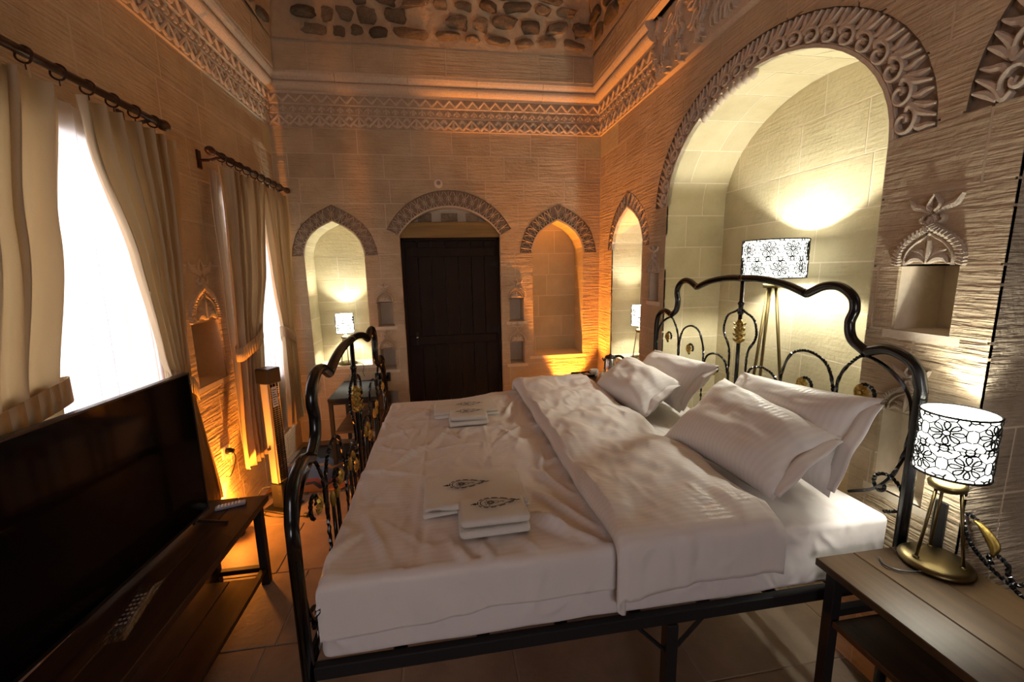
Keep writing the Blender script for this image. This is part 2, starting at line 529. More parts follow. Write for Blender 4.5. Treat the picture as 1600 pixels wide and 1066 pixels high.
def stones(parent, fr, u0, u1, zs, holes, mat, clip=None, n_back=-0.012, n_front=0.0, wmin=0.28, wmax=0.52, gap=0.008, seed=1, jit=0.0015, matfn=None):
    rng = random.Random(seed)
    hb = [bbox(h) for h in holes]
    for i in range(len(zs) - 1):
        v0, v1 = zs[i] + gap / 2, zs[i + 1] - gap / 2
        u = u0 - rng.uniform(0, wmin * .8)
        while u < u1 - 0.01:
            w = rng.uniform(wmin, wmax)
            a, b = max(u, u0), min(u + w, u1)
            if u1 - b < 0.09: b = u1; w = b - u
            u += w
            if b - a < 0.05: continue
            a += gap / 2; b -= gap / 2
            hit = [h for h, q in zip(holes, hb) if q[0] < b and q[1] > a and q[2] < v1 and q[3] > v0]
            mb = MB()
            nf = n_front - rng.uniform(0, jit)
            if not hit and clip is None:
                block(mb, fr, a, b, v0, v1, n_back, nf)
            else:
                if not slab(mb, fr, [(a, v0), (b, v0), (b, v1), (a, v1)], hit, n_back, nf, clip): continue
            mm = matfn((a + b) / 2, (v0 + v1) / 2) if matfn else mat
            mb.build('stone', mm, parent)

def arch(cu, half, spring, rise, n=20, kind='ellipse'):
    """points from left spring over the apex to right spring"""
    out = []
    for i in range(n + 1):
        t = i / n
        if kind == 'ellipse':
            a = PI * (1 - t)
            out.append((cu + half * math.cos(a), spring + rise * math.sin(a)))
        elif kind == 'segment':
            R = (half * half + rise * rise) / (2 * rise)
            th = math.asin(min(1, half / R))
            a = PI / 2 + th - 2 * th * t
            out.append((cu + R * math.cos(a), spring + rise - R + R * math.sin(a)))
        else:  # pointed: each side bulges, meets in a tip
            s = abs(2 * t - 1)          # 1 at spring, 0 at tip
            sg = -1 if t < .5 else 1
            tab = ((1, 0), (.985, .14), (.873, .42), (.70, .63), (.45, .80), (.22, .91), (0, 1))
            k = (1 - s) * (len(tab) - 1)
            i0 = min(int(k), len(tab) - 2); q = k - i0
            x = half * (tab[i0][0] + (tab[i0 + 1][0] - tab[i0][0]) * q)
            y = rise * (tab[i0][1] + (tab[i0 + 1][1] - tab[i0][1]) * q)
            out.append((cu + sg * x, spring + y))
    return out

def lining(wall, fr, prof, depth, zs, mat, back=True, seed=3, name='niche_lining', sill=True, wmin=.28, wmax=.5, gap=0.008, mat_side=None, n_start=0.0):
    """recess: prof = open polyline bottom-left .. over .. bottom-right"""
    mb = MB()
    n = len(prof)
    P = [Vector(p) for p in prof]
    nr = []
    for i in range(n):
        t = (P[min(i + 1, n - 1)] - P[max(i - 1, 0)]).normalized()
        nr.append(Vector((-t.y, t.x)))       # points outward for clockwise-over-the-top order
    OUT = [P[i] + nr[i] * 0.0015 for i in range(n)]
    ext = [P[i] + nr[i] * 0.05 for i in range(n)]
    # mortar shell
    for ring, nn in ((OUT, None),):
        for i in range(n - 1):
            vv = [fr.p(*OUT[i], n_start), fr.p(*OUT[i + 1], n_start), fr.p(*OUT[i + 1], -depth - .004), fr.p(*OUT[i], -depth - .004)]
            mb.add(vv, fr.faces([(3, 2, 1, 0)]))
            vv = [fr.p(*ext[i], -.03), fr.p(*ext[i + 1], -.03), fr.p(*ext[i + 1], -depth - .03), fr.p(*ext[i], -depth - .03)]
            mb.add(vv, fr.faces([(0, 1, 2, 3)]))
    poly = [tuple(p) for p in OUT]
    if back:
        slab(mb, fr, [tuple(p) for p in ext], [], -depth - 0.03, -depth - 0.004)
    if sill:
        u0, u1, v0 = P[0].x, P[-1].x, P[0].y
        mb.add([fr.p(u0 - .03, v0, .0), fr.p(u1 + .03, v0, .0), fr.p(u1 + .03, v0, -depth - .02), fr.p(u0 - .03, v0, -depth - .02),
                fr.p(u0 - .03, v0 - .03, .0), fr.p(u1 + .03, v0 - .03, .0), fr.p(u1 + .03, v0 - .03, -depth - .02), fr.p(u0 - .03, v0 - .03, -depth - .02)],
               fr.faces([(0, 1, 2, 3), (7, 6, 5, 4), (0, 4, 5, 1)]))
    part = mb.build(name, M['mortar'], wall)
    if back and zs:
        u0, u1, v0, v1 = bbox(poly)
        zz = [z for z in zs if v0 + .04 < z < v1 - .04]
        stones(part, fr, u0, u1, [v0] + zz + [v1], [], mat, clip=poly, n_back=-depth - .006, n_front=-depth - 0.0025, seed=seed, jit=.0008, wmin=wmin, wmax=wmax, gap=gap)
    # jamb and soffit stones
    if zs:
        L = [0.0]
        for i in range(n - 1): L.append(L[-1] + (P[i + 1] - P[i]).length)
        tot = L[-1]
        cnt = max(3, round(tot / 0.225))
        bounds = [tot * k / cnt for k in range(cnt + 1)]
        rng = random.Random(seed + 50)
        for k in range(cnt):
            a, b = bounds[k] + gap / 2, bounds[k + 1] - gap / 2
            ts = [a] + [l for l in L if a + .002 < l < b - .002] + [b]
            pts = []
            for t in ts:
                j = max(i for i in range(n) if L[i] <= t + 1e-9)
                j = min(j, n - 2)
                q = (t - L[j]) / max(1e-9, L[j + 1] - L[j])
                pts.append((P[j].lerp(P[j + 1], q), OUT[j].lerp(OUT[j + 1], q)))
            splits = [n_start, -depth] if depth < .32 else [n_start, -depth * rng.choice((.35, .62)), -depth]
            for s in range(len(splits) - 1):
                d0 = splits[s] - (gap / 2 if s else 0); d1 = splits[s + 1] + (gap / 2 if s < len(splits) - 2 else 0)
                mb = MB(); m_ = len(pts)
                verts = [fr.p(*p, d0) for p, o in pts] + [fr.p(*p, d1) for p, o in pts] + [fr.p(*o, d0) for p, o in pts] + [fr.p(*o, d1) for p, o in pts]
                fs = []
                for i in range(m_ - 1):
                    fs += [(m_ + i, m_ + i + 1, i + 1, i), (i, i + 1, 2 * m_ + i + 1, 2 * m_ + i), (3 * m_ + i, 3 * m_ + i + 1, m_ + i + 1, m_ + i)]
                fs += [(0, 2 * m_, 3 * m_, m_), (m_ - 1, 2 * m_ - 1, 4 * m_ - 1, 3 * m_ - 1)]
                mb.add(verts, fr.faces(fs))
                mb.build('stone', mat_side or mat, part)
    return part

# ------------------------------------------------------------------ carved motifs (local x along the band, y across it, z out of the wall)
def arcpts(cx, cy, r0_, r1_, a0, a1, n=14):
    return [(cx + (r0_ + (r1_ - r0_) * i / n) * math.cos(a0 + (a1 - a0) * i / n), cy + (r0_ + (r1_ - r0_) * i / n) * math.sin(a0 + (a1 - a0) * i / n)) for i in range(n + 1)]

def scroll_motif(w, h, hi):
    """curl near the inner edge with leaves sweeping outward; cell is w x h"""
    mb = MB()
    tp = lambda k: (lambda t: k * w * (0.35 + 0.65 * math.sin(PI * min(1, max(0, .08 + .92 * t)))))
    mb.ridge(arcpts(w * .5, h * .27, w * .10, w * .46, PI * 2.6, PI * .35, 22), w * .19, hi)
    mb.ridge([(p.x, p.y) for p in spline([(w * .80, h * .30), (w * .95, h * .42), (w * .62, h * .62), (w * .30, h * .99)], 5)], tp(.30), hi * .9)
    mb.ridge([(p.x, p.y) for p in spline([(w * .30, h * .47), (w * .12, h * .60), (w * .10, h * .78), (w * .02, h * .98)], 5)], tp(.27), hi * .8)
    mb.ridge([(p.x, p.y) for p in spline([(w * .98, h * .52), (w * .80, h * .70), (w * .72, h * .84), (w * .66, h * 1.0)], 5)], tp(.28), hi * .85)
    mb.ridge([(p.x, p.y) for p in spline([(w * .05, h * .03), (w * .5, h * .07), (w * .95, h * .03)], 4)], w * .10, hi * .6)
    mb.ridge([(w * .45, h * .27), (w * .62, h * .30)], w * .16, hi * .8)
    return mb.mesh('carved_scroll', M['carved'], smooth=False, fix=True)

def leaf_motif(w, h, hi):
    mb = MB()
    tp = lambda k: (lambda t: k * w * (0.25 + 0.75 * math.sin(PI * min(1, max(0, .06 + .94 * t)))))
    mb.ridge([(0, h * .05), (w * .5, h * .5), (0, h * .95)], w * .10, hi * .8)
    mb.ridge([(w, h * .05), (w * .5, h * .5), (w, h * .95)], w * .10, hi * .8)
    mb.ridge([(w * .5, h * .5), (w * .5, h * .98)], tp(.26), hi)
    mb.ridge([(w * .5, h * .02), (w * .5, h * .5)], tp(.26), hi)
    mb.ridge(arcpts(w * .15, h * .5, w * .14, w * .14, -PI / 2, PI / 2, 6), w * .10, hi * .7)
    mb.ridge(arcpts(w * .85, h * .5, w * .14, w * .14, PI / 2, PI * 1.5, 6), w * .10, hi * .7)
    return mb.mesh('carved_leaf', M['carved'], fix=True)

def band(wall, fr, inner, outer, motif_mesh, mw, mh, recess=0.016, name='carved_band', unit='carved_scroll', rim=True):
    """recessed ground between two matched polylines plus repeated motifs along it"""
    mb = MB()
    n = len(inner)
    I = [Vector(p) for p in inner]; O = [Vector(p) for p in outer]
    for i in range(n - 1):
        q = [fr.p(*I[i], -recess), fr.p(*I[i + 1], -recess), fr.p(*O[i + 1], -recess), fr.p(*O[i], -recess)]
        mb.add(q, fr.faces([(0, 3, 2, 1)]))
        for A, sgn in ((O, 1),):
            q = [fr.p(*A[i], 0), fr.p(*A[i + 1], 0), fr.p(*A[i + 1], -recess), fr.p(*A[i], -recess)]
            mb.add(q, fr.faces([(0, 1, 2, 3)]))
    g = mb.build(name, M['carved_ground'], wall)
    # inner rim fillet
    if rim:
        mr_ = MB()
        for i in range(n - 1):
            a0, a1 = I[i], I[i + 1]
            b0 = I[i].lerp(O[i], .10); b1 = I[i + 1].lerp(O[i + 1], .10)
            v = [fr.p(*a0, 0), fr.p(*a1, 0), fr.p(*b1, 0), fr.p(*b0, 0), fr.p(*b0, -recess), fr.p(*b1, -recess), fr.p(*a0, -.03), fr.p(*a1, -.03)]
            mr_.add(v, fr.faces([(0, 3, 2, 1), (3, 4, 5, 2), (0, 1, 7, 6)]))
        mr_.build('rim', M['carved'], g)
    # place motifs by arc length on the mid line of the inner edge
    mid = [I[i].lerp(O[i], .08) for i in range(n)]
    L = [0.0]
    for i in range(n - 1): L.append(L[-1] + (mid[i + 1] - mid[i]).length)
    cnt = max(1, round(L[-1] / mw))
    for k in range(cnt):
        t0 = L[-1] * k / cnt
        def at(t):
            j = min(max(i for i in range(n) if L[i] <= t + 1e-9), n - 2)
            q = (t - L[j]) / (L[j + 1] - L[j])
            return mid[j].lerp(mid[j + 1], q), O[j].lerp(O[j + 1], q)
        p0, o0 = at(t0 + 1e-6); p1, o1 = at(min(L[-1] - 1e-6, t0 + L[-1] / cnt))
        d = p1 - p0
        ang = math.atan2(d.y, d.x)
        sx = d.length / mw
        hgt = ((o0 - p0).length + (o1 - p1).length) / 2
        # widen outward: mean of inner and outer chord
        sx = sx * 0.5 + (o1 - o0).length / mw * 0.5
        mwid = (p0 + p1) / 2
        off = Vector((math.cos(ang), math.sin(ang))) * (-mw * sx / 2)
        m_ = fr.matrix(mwid.x + off.x, mwid.y + off.y, -recess, ang, sx, hgt * .97 / mh)
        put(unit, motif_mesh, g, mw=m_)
    return g

def cap_motif():
    """carved ogee canopy with palmette and lily finial above a small niche; width 1, base at y=0"""
    mb = MB()
    half = [(-.5, 0), (-.50, .16), (-.43, .34), (-.27, .50), (-.10, .60), (0, .70)]
    for sg in (1, -1):
        pts = [(p.x, p.y) for p in spline([(x * sg, y) for x, y in half], 6)]
        mb.ridge(pts, .10, .07)
        for i in range(1, len(pts) - 1, 2):      # rope notches
            a = Vector(pts[i]); t = (Vector(pts[i + 1]) - Vector(pts[i - 1])).normalized(); q = Vector((-t.y, t.x))
            mb.ridge([tuple(a + q * .055 * -1 + t * .02), tuple(a + q * .055 - t * .02)], .045, .085)
        inner = [(p.x, p.y) for p in spline([(x * sg * .74, y * .80) for x, y in half], 5)]
        mb.ridge(inner, .045, .055)
        tl = lambda t: .15 * (0.2 + .8 * math.sin(PI * min(1, .05 + .95 * t)))
        mb.ridge([(p.x, p.y) for p in spline([(.02 * sg, .04), (.12 * sg, .12), (.24 * sg, .12), (.33 * sg, .03)], 4)], tl, .06)
        mb.ridge([(p.x, p.y) for p in spline([(.02 * sg, .10), (.12 * sg, .22), (.26 * sg, .26)], 4)], tl, .05)
        # finial
        mb.ridge(arcpts(.13 * sg, .80, .02, .10, (PI * 2.4 if sg > 0 else PI * .6), (PI * .9 if sg > 0 else PI * 2.1), 10), .08, .07)
        mb.ridge([(p.x, p.y) for p in spline([(.04 * sg, .88), (.18 * sg, .98), (.30 * sg, 1.02), (.40 * sg, 1.16)], 4)], tl, .06)
        mb.ridge([(p.x, p.y) for p in spline([(.02 * sg, .92), (.09 * sg, 1.02), (.0, 1.20)], 4)], lambda t: .11 * (1 - t * .7), .07)
    mb.ridge([(0, .05), (0, .22), (0, .42)], lambda t: .13 * (0.2 + .8 * math.sin(PI * min(1, .05 + .95 * t))), .07)
    mb.ridge([(0, .68), (0, .86)], .07, .06)
    return mb.mesh('carved_canopy', M['carved'], fix=True)
CAP = cap_motif()

def small_niche(wall, fr, u0, u1, v0, v1, depth=.16, cap=True, capscale=1.0):
    lining(wall, fr, [(u0, v0), (u0, v1), (u1, v1), (u1, v0)], depth, None, M['stone_smooth'], name='small_niche')
    wall.children[-1].data.materials[0] = M['stone_smooth']
    if cap:
        w = (u1 - u0) * 1.06 * capscale
        mm_ = fr.matrix((u0 + u1) / 2, v1 + .004, -.006, 0, w, w)
        mm_ = mm_ @ Matrix.Diagonal((1, 1, .30, 1))
        put('carved_canopy', CAP, wall, mw=mm_)

def grow(poly, d=0.009):
    n = len(poly); out = []
    c = sum((Vector(p) for p in poly), Vector((0, 0))) / n
    for p in poly:
        q = Vector(p) - c
        out.append((p[0] + (d if q.x > 0 else -d), p[1] + (d if q.y > 0 else -d)))
    return out

def rect(u0, u1, v0, v1):
    return [(u0, v0), (u1, v0), (u1, v1), (u0, v1)]

ZS = [0, .22, .45, .68, .915, 1.14, 1.37, 1.60, 1.828, 2.07, 2.30, 2.52, 2.735, 2.95]
MOT_BIG = scroll_motif(.095, .155, .022)
MOT_SMALL = leaf_motif(.062, .11, .016)

# ================================================================== back wall
wb = thing('wall_back', 'sandstone block wall with the wooden door and two pointed niches', 'wall', kind='structure')
door_in = arch(.083, .487, 2.008, .26, 18, 'segment')
door_out = arch(.083, .60, 2.062, .366, 18, 'segment')
nl_in = arch(-1.01, .27, 1.828, .312, 24, 'pointed'); nl_out = arch(-1.0, .385, 1.828, .46, 24, 'pointed')
nr_in = arch(1.168, .268, 1.828, .318, 24, 'pointed'); nr_out = arch(1.172, .40, 1.828, .475, 24, 'pointed')
hole_door = [(-.404, -.02), (-.404, 2.0)] + door_out + [(.57, 2.0), (.57, -.02)]
hole_nl = [(-1.28, .752), (-1.28, 1.828)] + nl_out + [(-.74, 1.828), (-.74, .752)]
hole_nr = [(.90, .755), (.90, 1.828)] + nr_out + [(1.436, 1.828), (1.436, .755)]
SM_B = [(.651, .803, 1.13, 1.367), (.651, .81, .682, .915), (-.656, -.508, 1.13, 1.367), (-.658, -.511, .69, .905), (-.652, -.515, .272, .473)]
holes_b = [hole_door, hole_nl, hole_nr] + [rect(*s) for s in SM_B]
mbp = MB()
slab(mbp, BACK, rect(XL - .2, XR + .2, -.02, 3.4), [grow(h) for h in holes_b], -.03, -.002)
mbp.build('mortar_bed', M['mortar_wall'], wb)
stones(wb, BACK, XL, XR, ZS, holes_b, M['stone'], seed=11, wmin=.30, wmax=.50)
lining(wb, BACK, [(-1.275, .752), (-1.28, 1.828)] + nl_in[1:-1] + [(-.74, 1.828), (-.735, .752)], .30, ZS, M['stone_smooth'], seed=21)
lining(wb, BACK, [(.892, .755), (.90, 1.828)] + nr_in[1:-1] + [(1.436, 1.828), (1.446, .755)], .30, ZS, M['stone_smooth'], seed=22)
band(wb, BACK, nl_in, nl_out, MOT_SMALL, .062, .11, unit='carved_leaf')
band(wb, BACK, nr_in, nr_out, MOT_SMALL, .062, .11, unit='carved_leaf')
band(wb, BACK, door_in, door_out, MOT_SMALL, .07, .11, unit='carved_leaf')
for k, s in enumerate(SM_B):
    small_niche(wb, BACK, *s, depth=.22, cap=k < 4)
# door recess: reveal, lintel beam and rubble in the tympanum
lining(wb, BACK, [(-.404, -.02), (-.404, 2.0)] + door_in[1:-1] + [(.57, 2.0), (.57, -.02)], .14, None, M['stone_smooth'], back=True, sill=False, name='door_reveal')
mb = MB(); mb.cbox(-.40, .566, YB + .03, YB + .135, 1.985, 2.135, .006)
mb.build('lintel', M['lintel'], wb)
for (cx, w_) in ((-.16, .13), (.08, .16), (.31, .13)):
    mb = MB()
    slab(mb, BACK, rect(cx - w_ / 2, cx + w_ / 2, 2.14, 2.225), [], -.135, -.10, clip=[tuple(p) for p in door_in] )
    mb.build('stone', M['rubble'], wb)
# smoke detector
t = thing('smoke_detector', 'small white round detector on the wall above the door arch', 'detector', (-.01, YB, 2.485))
MB().lathe([(.045, 0), (.045, .015), (.035, .03), (.0, .032)], 20, M=Matrix.Rotation(PI / 2, 4, 'X')).build('housing', M['mortar'], t, smooth=True)
MB().lathe([(.02, .03), (.018, .04), (0, .041)], 16, M=Matrix.Rotation(PI / 2, 4, 'X')).build('sensor', M['grey_plastic'], t, smooth=True)
# socket plate left of the door
t = thing('wall_socket', 'black double socket plate on the stone beside the door', 'socket', (-.65, YB, .622))
MB().cbox(-.075, .075, -.014, -.0005, -.045, .045, .003).build('plate', M['plastic'], t)
for sx in (-.037, .037):
    MB().lathe([(.024, 0), (.024, .006), (.019, .006), (.017, -.004), (0, -.004)], 16, M=Matrix.Translation((sx, -.014, 0)) @ Matrix.Rotation(PI / 2, 4, 'X')).build('socket', M['iron_matte'], t)

# door
d1 = thing('door_1', 'dark brown plank door under a carved stone arch', 'door', (.083, YB + .09, 0), kind='structure')
for i in range(7):
    w_ = .92 / 7
    MB().cbox(-.46 + i * w_ + .0015, -.46 + (i + 1) * w_ - .0015, -.02, .02, .01, 1.955, .004).build('plank', M['door'], d1)
for z0 in (.12, .92, 1.80):
    MB().cbox(-.44, .44, -.034, -.02, z0, z0 + .09, .005).build('rail', M['door'], d1)
mb = MB(); mb.cbox(-.487, -.458, -.03, .04, 0, 1.985, .004); mb.cbox(.458, .487, -.03, .04, 0, 1.985, .004); mb.cbox(-.487, .487, -.03, .04, 1.957, 1.985, .004)
mb.build('frame', M['door'], d1)
for z in (.55, 1.05, 1.72):
    mb = MB(); mb.tube([(.463, -.04, z - .04), (.463, -.04, z + .04)], .009, 8); mb.box(.40, .463, -.036, -.033, z - .02, z + .02)
    mb.build('hinge', M['iron_matte'], d1)
mb = MB(); mb.cbox(-.39, -.355, -.042, -.034, .92, 1.06, .003); mb.build('lock_plate', M['iron_matte'], d1)
mb = MB(); mb.lathe([(.008, 0), (.010, .014), (0, .018)], 10, M=Matrix.Translation((-.373, -.042, 1.0)) @ Matrix.Rotation(PI / 2, 4, 'X')); mb.build('keyhole', M['steel'], d1)

# ================================================================== right wall
wr = thing('wall_right', 'sandstone block wall with a deep arched alcove behind the bed', 'wall', kind='structure')
al_in = arch(2.15, .772, 2.085, .565, 28); al_out = arch(2.155, .930, 2.085, .70, 28)
a2_in = arch(.225, .772, 2.105, .565, 28); a2_out = arch(.225, .925, 2.105, .70, 28)
n3_in = arch(3.607, .318, 1.83, .348, 24, 'pointed'); n3_out = arch(3.60, .423, 1.83, .488, 24, 'pointed')
h_al = [(2.922, -.02), (2.922, 2.085)] ; h_al = [(1.378, -.02), (1.378, 2.085)] + al_out + [(2.922, 2.085), (2.922, -.02)]
h_a2 = [(-.547, -.02), (-.547, 2.105)] + a2_out + [(.997, 2.105), (.997, -.02)]
h_n3 = [(3.289, .80), (3.289, 1.83)] + n3_out + [(3.925, 1.83), (3.925, .80)]
SM_R = [(3.002, 3.162, 1.39, 1.609), (1.104, 1.285, 1.41, 1.636), (1.11, 1.285, .80, 1.112)]
holes_r = [h_al, h_a2, h_n3] + [rect(*s) for s in SM_R]
mbp = MB()
slab(mbp, RIGHT, rect(YF - .1, YB + .2, -.02, 3.4), [grow(h) for h in holes_r], -.03, -.002)
mbp.build('mortar_bed', M['mortar_wall'], wr)
stones(wr, RIGHT, YF, YB, [0, .24, .47, .70, .93, 1.17, 1.405, 1.64, 1.88, 2.105, 2.33, 2.55, 2.75, 2.95], holes_r, M['stone'], seed=31, wmin=.32, wmax=.55)
lining(wr, RIGHT, [(1.378, 0), (1.378, 2.085)] + al_in[1:-1] + [(2.922, 2.085), (2.922, 0)], .455, [.28, .56, .85, 1.13, 1.40, 1.66, 1.92, 2.18, 2.44], M['stone_smooth'], seed=33, sill=False, name='alcove_lining', wmin=.35, wmax=.62)
lining(wr, RIGHT, [(-.547, 0), (-.547, 2.105)] + a2_in[1:-1] + [(.997, 2.105), (.997, 0)], .455, [.28, .56, .85, 1.13, 1.40, 1.66, 1.92, 2.18, 2.44], M['stone_rough'], seed=34, sill=False, name='alcove_lining', wmin=.35, wmax=.62)
lining(wr, RIGHT, [(3.289, .80), (3.289, 1.83)] + n3_in[1:-1] + [(3.925, 1.83), (3.925, .80)], .30, ZS, M['stone_smooth'], seed=35)
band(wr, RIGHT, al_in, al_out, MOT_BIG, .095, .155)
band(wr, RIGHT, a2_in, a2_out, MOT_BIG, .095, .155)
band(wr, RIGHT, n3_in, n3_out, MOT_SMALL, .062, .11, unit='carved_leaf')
small_niche(wr, RIGHT, *SM_R[0], depth=.15)
small_niche(wr, RIGHT, *SM_R[1], depth=.20)
small_niche(wr, RIGHT, *SM_R[2], depth=.10, capscale=.8)
# hanging cusps under the far shoulder of the alcove arch
for k in range(9):
    t_ = .33 + k * .022
    a = PI * (1 - (1 - t_))
    u, v = 2.15 + .772 * math.cos(PI * t_ * 1.0), 2.085 + .565 * math.sin(PI * t_)
    mb = MB()
    mb.lathe([(0, -.045), (.016, -.035), (.024, -.012), (.022, .01), (.018, .02)], 8)
    o = mb.build('cusp', M['carved'], wr, smooth=True)
    o.location = RIGHT.p(u, v - .005, -.02)

# ================================================================== left wall
wl = thing('wall_left', 'sandstone block wall with two curtained windows', 'wall', kind='structure')
SN_L = (2.70, 3.03, .99, 1.375)
holes_l = [rect(a, b, c, d) for a, b, c, d in WIN] + [rect(*SN_L)]
mbp = MB()
slab(mbp, LEFT, rect(YF - .1, YB + .2, -.02, 3.4), [grow(h) for h in holes_l], -.03, -.002)
mbp.build('mortar_bed', M['mortar_wall'], wl)
stones(wl, LEFT, YF, YB, [0, .24, .39, .66, .93, 1.19, 1.46, 1.72, 1.98, 2.24, 2.48, 2.72, 2.95], holes_l, M['stone'], seed=41, wmin=.32, wmax=.55)
small_niche(wl, LEFT, *SN_L, depth=.22, capscale=.9)
def window(i, a, b, c, d, fr, wall):
    lining(wall, fr, [(a, c), (a, d), (b, d), (b, c)], .5 if i < 2 else .4, [1.0], M['stone_smooth'], back=False, name='window_reveal', seed=60 + i)
    w = thing('window_%d' % (i + 1), ['wooden window behind the nearer pair of cream curtains', 'wooden window behind the farther pair of cream curtains', 'added wooden window behind the viewer for fill light'][i], 'window', fr.p((a + b) / 2, c, -.36), kind='structure')
    if i == 2: w.rotation_euler = (0, 0, PI / 2)
    hw, hh = (b - a) / 2, d - c
    mb = MB()
    for y0, y1, z0, z1 in ((-hw, -hw + .06, 0, hh), (hw - .06, hw, 0, hh), (-hw, hw, 0, .06), (-hw, hw, hh - .06, hh), (-.03, .03, .06, hh - .06), (-hw + .06, hw - .06, hh * .55, hh * .55 + .035)):
        mb.box(-.03, .03, y0, y1, z0, z1)
    mb.build('frame', M['window_frame'], w)
    for y0, y1 in ((-hw + .06, -.03), (.03, hw - .06)):
        for z0, z1 in ((.06, hh * .55), (hh * .55 + .035, hh - .06)):
            MB().box(-.003, .003, y0, y1, z0, z1).build('pane', M['glass'], w)
for i, q in enumerate(WIN): window(i, *q, LEFT, wl)

# ================================================================== wall behind the viewer
wf = thing('wall_front', 'sandstone block wall behind the viewer', 'wall', kind='structure')
mbp = MB(); slab(mbp, FRONT, rect(XL - .2, XR + .2, -.02, 3.7), [grow(rect(*WIN_FILL))], -.03, -.002); mbp.build('mortar_bed', M['mortar_wall'], wf)
window(2, *WIN_FILL, FRONT, wf)
stones(wf, FRONT, XL, XR, ZS, [rect(*WIN_FILL)], M['stone'], seed=71, wmin=.4, wmax=.7)

# ================================================================== cornice, upper wall, vault
PROF = [(0, 2.95), (.018, 2.95), (.018, 3.055), (.030, 3.062), (.030, 3.13), (.046, 3.138), (.046, 3.212), (.056, 3.216), (.056, 3.232)]
for i in range(9):
    a = -PI / 2 + PI * i / 8
    PROF.append((.060 + .034 * math.cos(a) + .004 * i, 3.266 + .034 * math.sin(a)))
PROF += [(.105, 3.302), (.125, 3.325), (.135, 3.345), (.135, 3.365), (.0, 3.365)]

def zig_unit():
    mb = MB(); w = .105
    mb.ridge([(0, .008), (w / 2, .062), (w, .008)], .022, .016)
    return mb.mesh('zigzag', M['carved'], fix=True)
def lf_unit():
    mb = MB(); w = .08
    mb.ridge(arcpts(w / 2, .012, .026, .026, PI * .95, PI * .05, 6), .017, .013)
    mb.ridge([(w / 2, .004), (w / 2, .050)], lambda t: .026 * (1 - .5 * t), .014)
    return mb.mesh('palmette', M['carved'], fix=True)
def tri_unit():
    mb = MB(); w = .165
    mb.ridge([(0, .012), (w / 2, .092), (w, .012)], .026, .018)
    mb.ridge([(w / 2, .006), (w / 2, .080)], lambda t: .042 * (1 - .6 * t), .016)
    for sg in (-1, 1):
        mb.ridge([(w / 2, .012), (w / 2 + sg * .045, .034)], .022, .014)
        mb.ridge([(w / 2 + sg * w / 2, .094), (w / 2 + sg * .052, .062)], .026, .015)
    return mb.mesh('carved_triangle', M['carved'], fix=True)
ZIG, LFU, TRI = zig_unit(), lf_unit(), tri_unit()
def big_leaf_unit():
    mb = MB(); w = .13
    tl = lambda t: .05 * (.2 + .8 * math.sin(PI * min(1, .05 + .95 * t)))
    mb.ridge([(p.x, p.y) for p in spline([(.0, .02), (.05, .12), (.03, .24), (.09, .33)], 5)], tl, .03)
    mb.ridge([(p.x, p.y) for p in spline([(.07, .0), (.12, .10), (.08, .20), (.13, .30)], 5)], tl, .026)
    mb.ridge([(p.x, p.y) for p in spline([(.13, .06), (.06, .14), (.0, .16)], 5)], tl, .022)
    mb.ridge([(p.x, p.y) for p in spline([(.02, .30), (.08, .26), (.12, .20)], 5)], tl, .024)
    return mb.mesh('carved_foliage', M['carved'], fix=True)
BLF = big_leaf_unit()

def cornice(name, label, fr, u0, u1, m0=1, m1=1):
    """m0, m1: mitre direction at the two ends"""
    root = thing(name, label, 'cornice', kind='structure')
    mb = MB()
    n = len(PROF)
    nseg = max(1, round((u1 - u0) / .62))
    us = [u0 + (u1 - u0) * k / nseg for k in range(nseg + 1)]
    for k in range(nseg):
        mb = MB(); verts = []
        for e, (ue, mit) in enumerate(((us[k], m0 if k == 0 else 0), (us[k + 1], m1 if k == nseg - 1 else 0))):
            g = (.0015 if e == 0 else -.0015) if mit == 0 else 0
            for (a, z) in PROF:
                verts.append(fr.p(ue + g + (a * mit if e == 0 else -a * mit), z, a))
        for i in range(n - 1):
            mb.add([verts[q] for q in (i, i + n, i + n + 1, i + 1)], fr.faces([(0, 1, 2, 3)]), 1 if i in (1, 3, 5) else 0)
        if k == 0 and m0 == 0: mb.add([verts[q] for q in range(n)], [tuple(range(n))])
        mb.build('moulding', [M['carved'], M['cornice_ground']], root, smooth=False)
    for mesh_, w, z, a, nm in ((TRI, .165, 2.952, .017, 'carved_triangle'), (LFU, .08, 3.068, .029, 'palmette'), (ZIG, .105, 3.14, .045, 'zigzag')):
        cnt = round((u1 - u0 - 2 * a) / w)
        ww = (u1 - u0 - (m0 + m1) * a) / cnt
        for k in range(cnt):
            put(nm, mesh_, root, mw=fr.matrix(u0 + m0 * a + k * ww, z, a, 0, ww / w, 1))
    return root
cornice('trim_1', 'carved cornice with zigzags and triangles on the door wall', BACK, XL, XR)
cornice('trim_2', 'carved cornice with zigzags and triangles on the window wall', LEFT, YF, YB, 0, 1)
cornice('trim_3', 'carved cornice with zigzags over the niche right of the corner', RIGHT, 3.08, YB, 0, 1)
t4 = thing('trim_4', 'worn band of carved foliage above the big alcove arch', 'frieze', kind='structure')
mb = MB(); slab(mb, RIGHT, rect(YF, 3.075, 2.95, 3.365), [], -.006, .040); mb.build('ground', M['carved'], t4)
rg = random.Random(44)
for k in range(24):
    for j in range(3):
        sc_ = rg.uniform(.42, .62)
        put('carved_foliage', BLF, t4, mw=RIGHT.matrix(3.03 - .092 * k + rg.uniform(-.015, .015), 2.965 + .125 * j + rg.uniform(-.01, .01), .038, rg.uniform(-.7, .7), sc_ * rg.choice((-1, 1)), sc_ * .8))

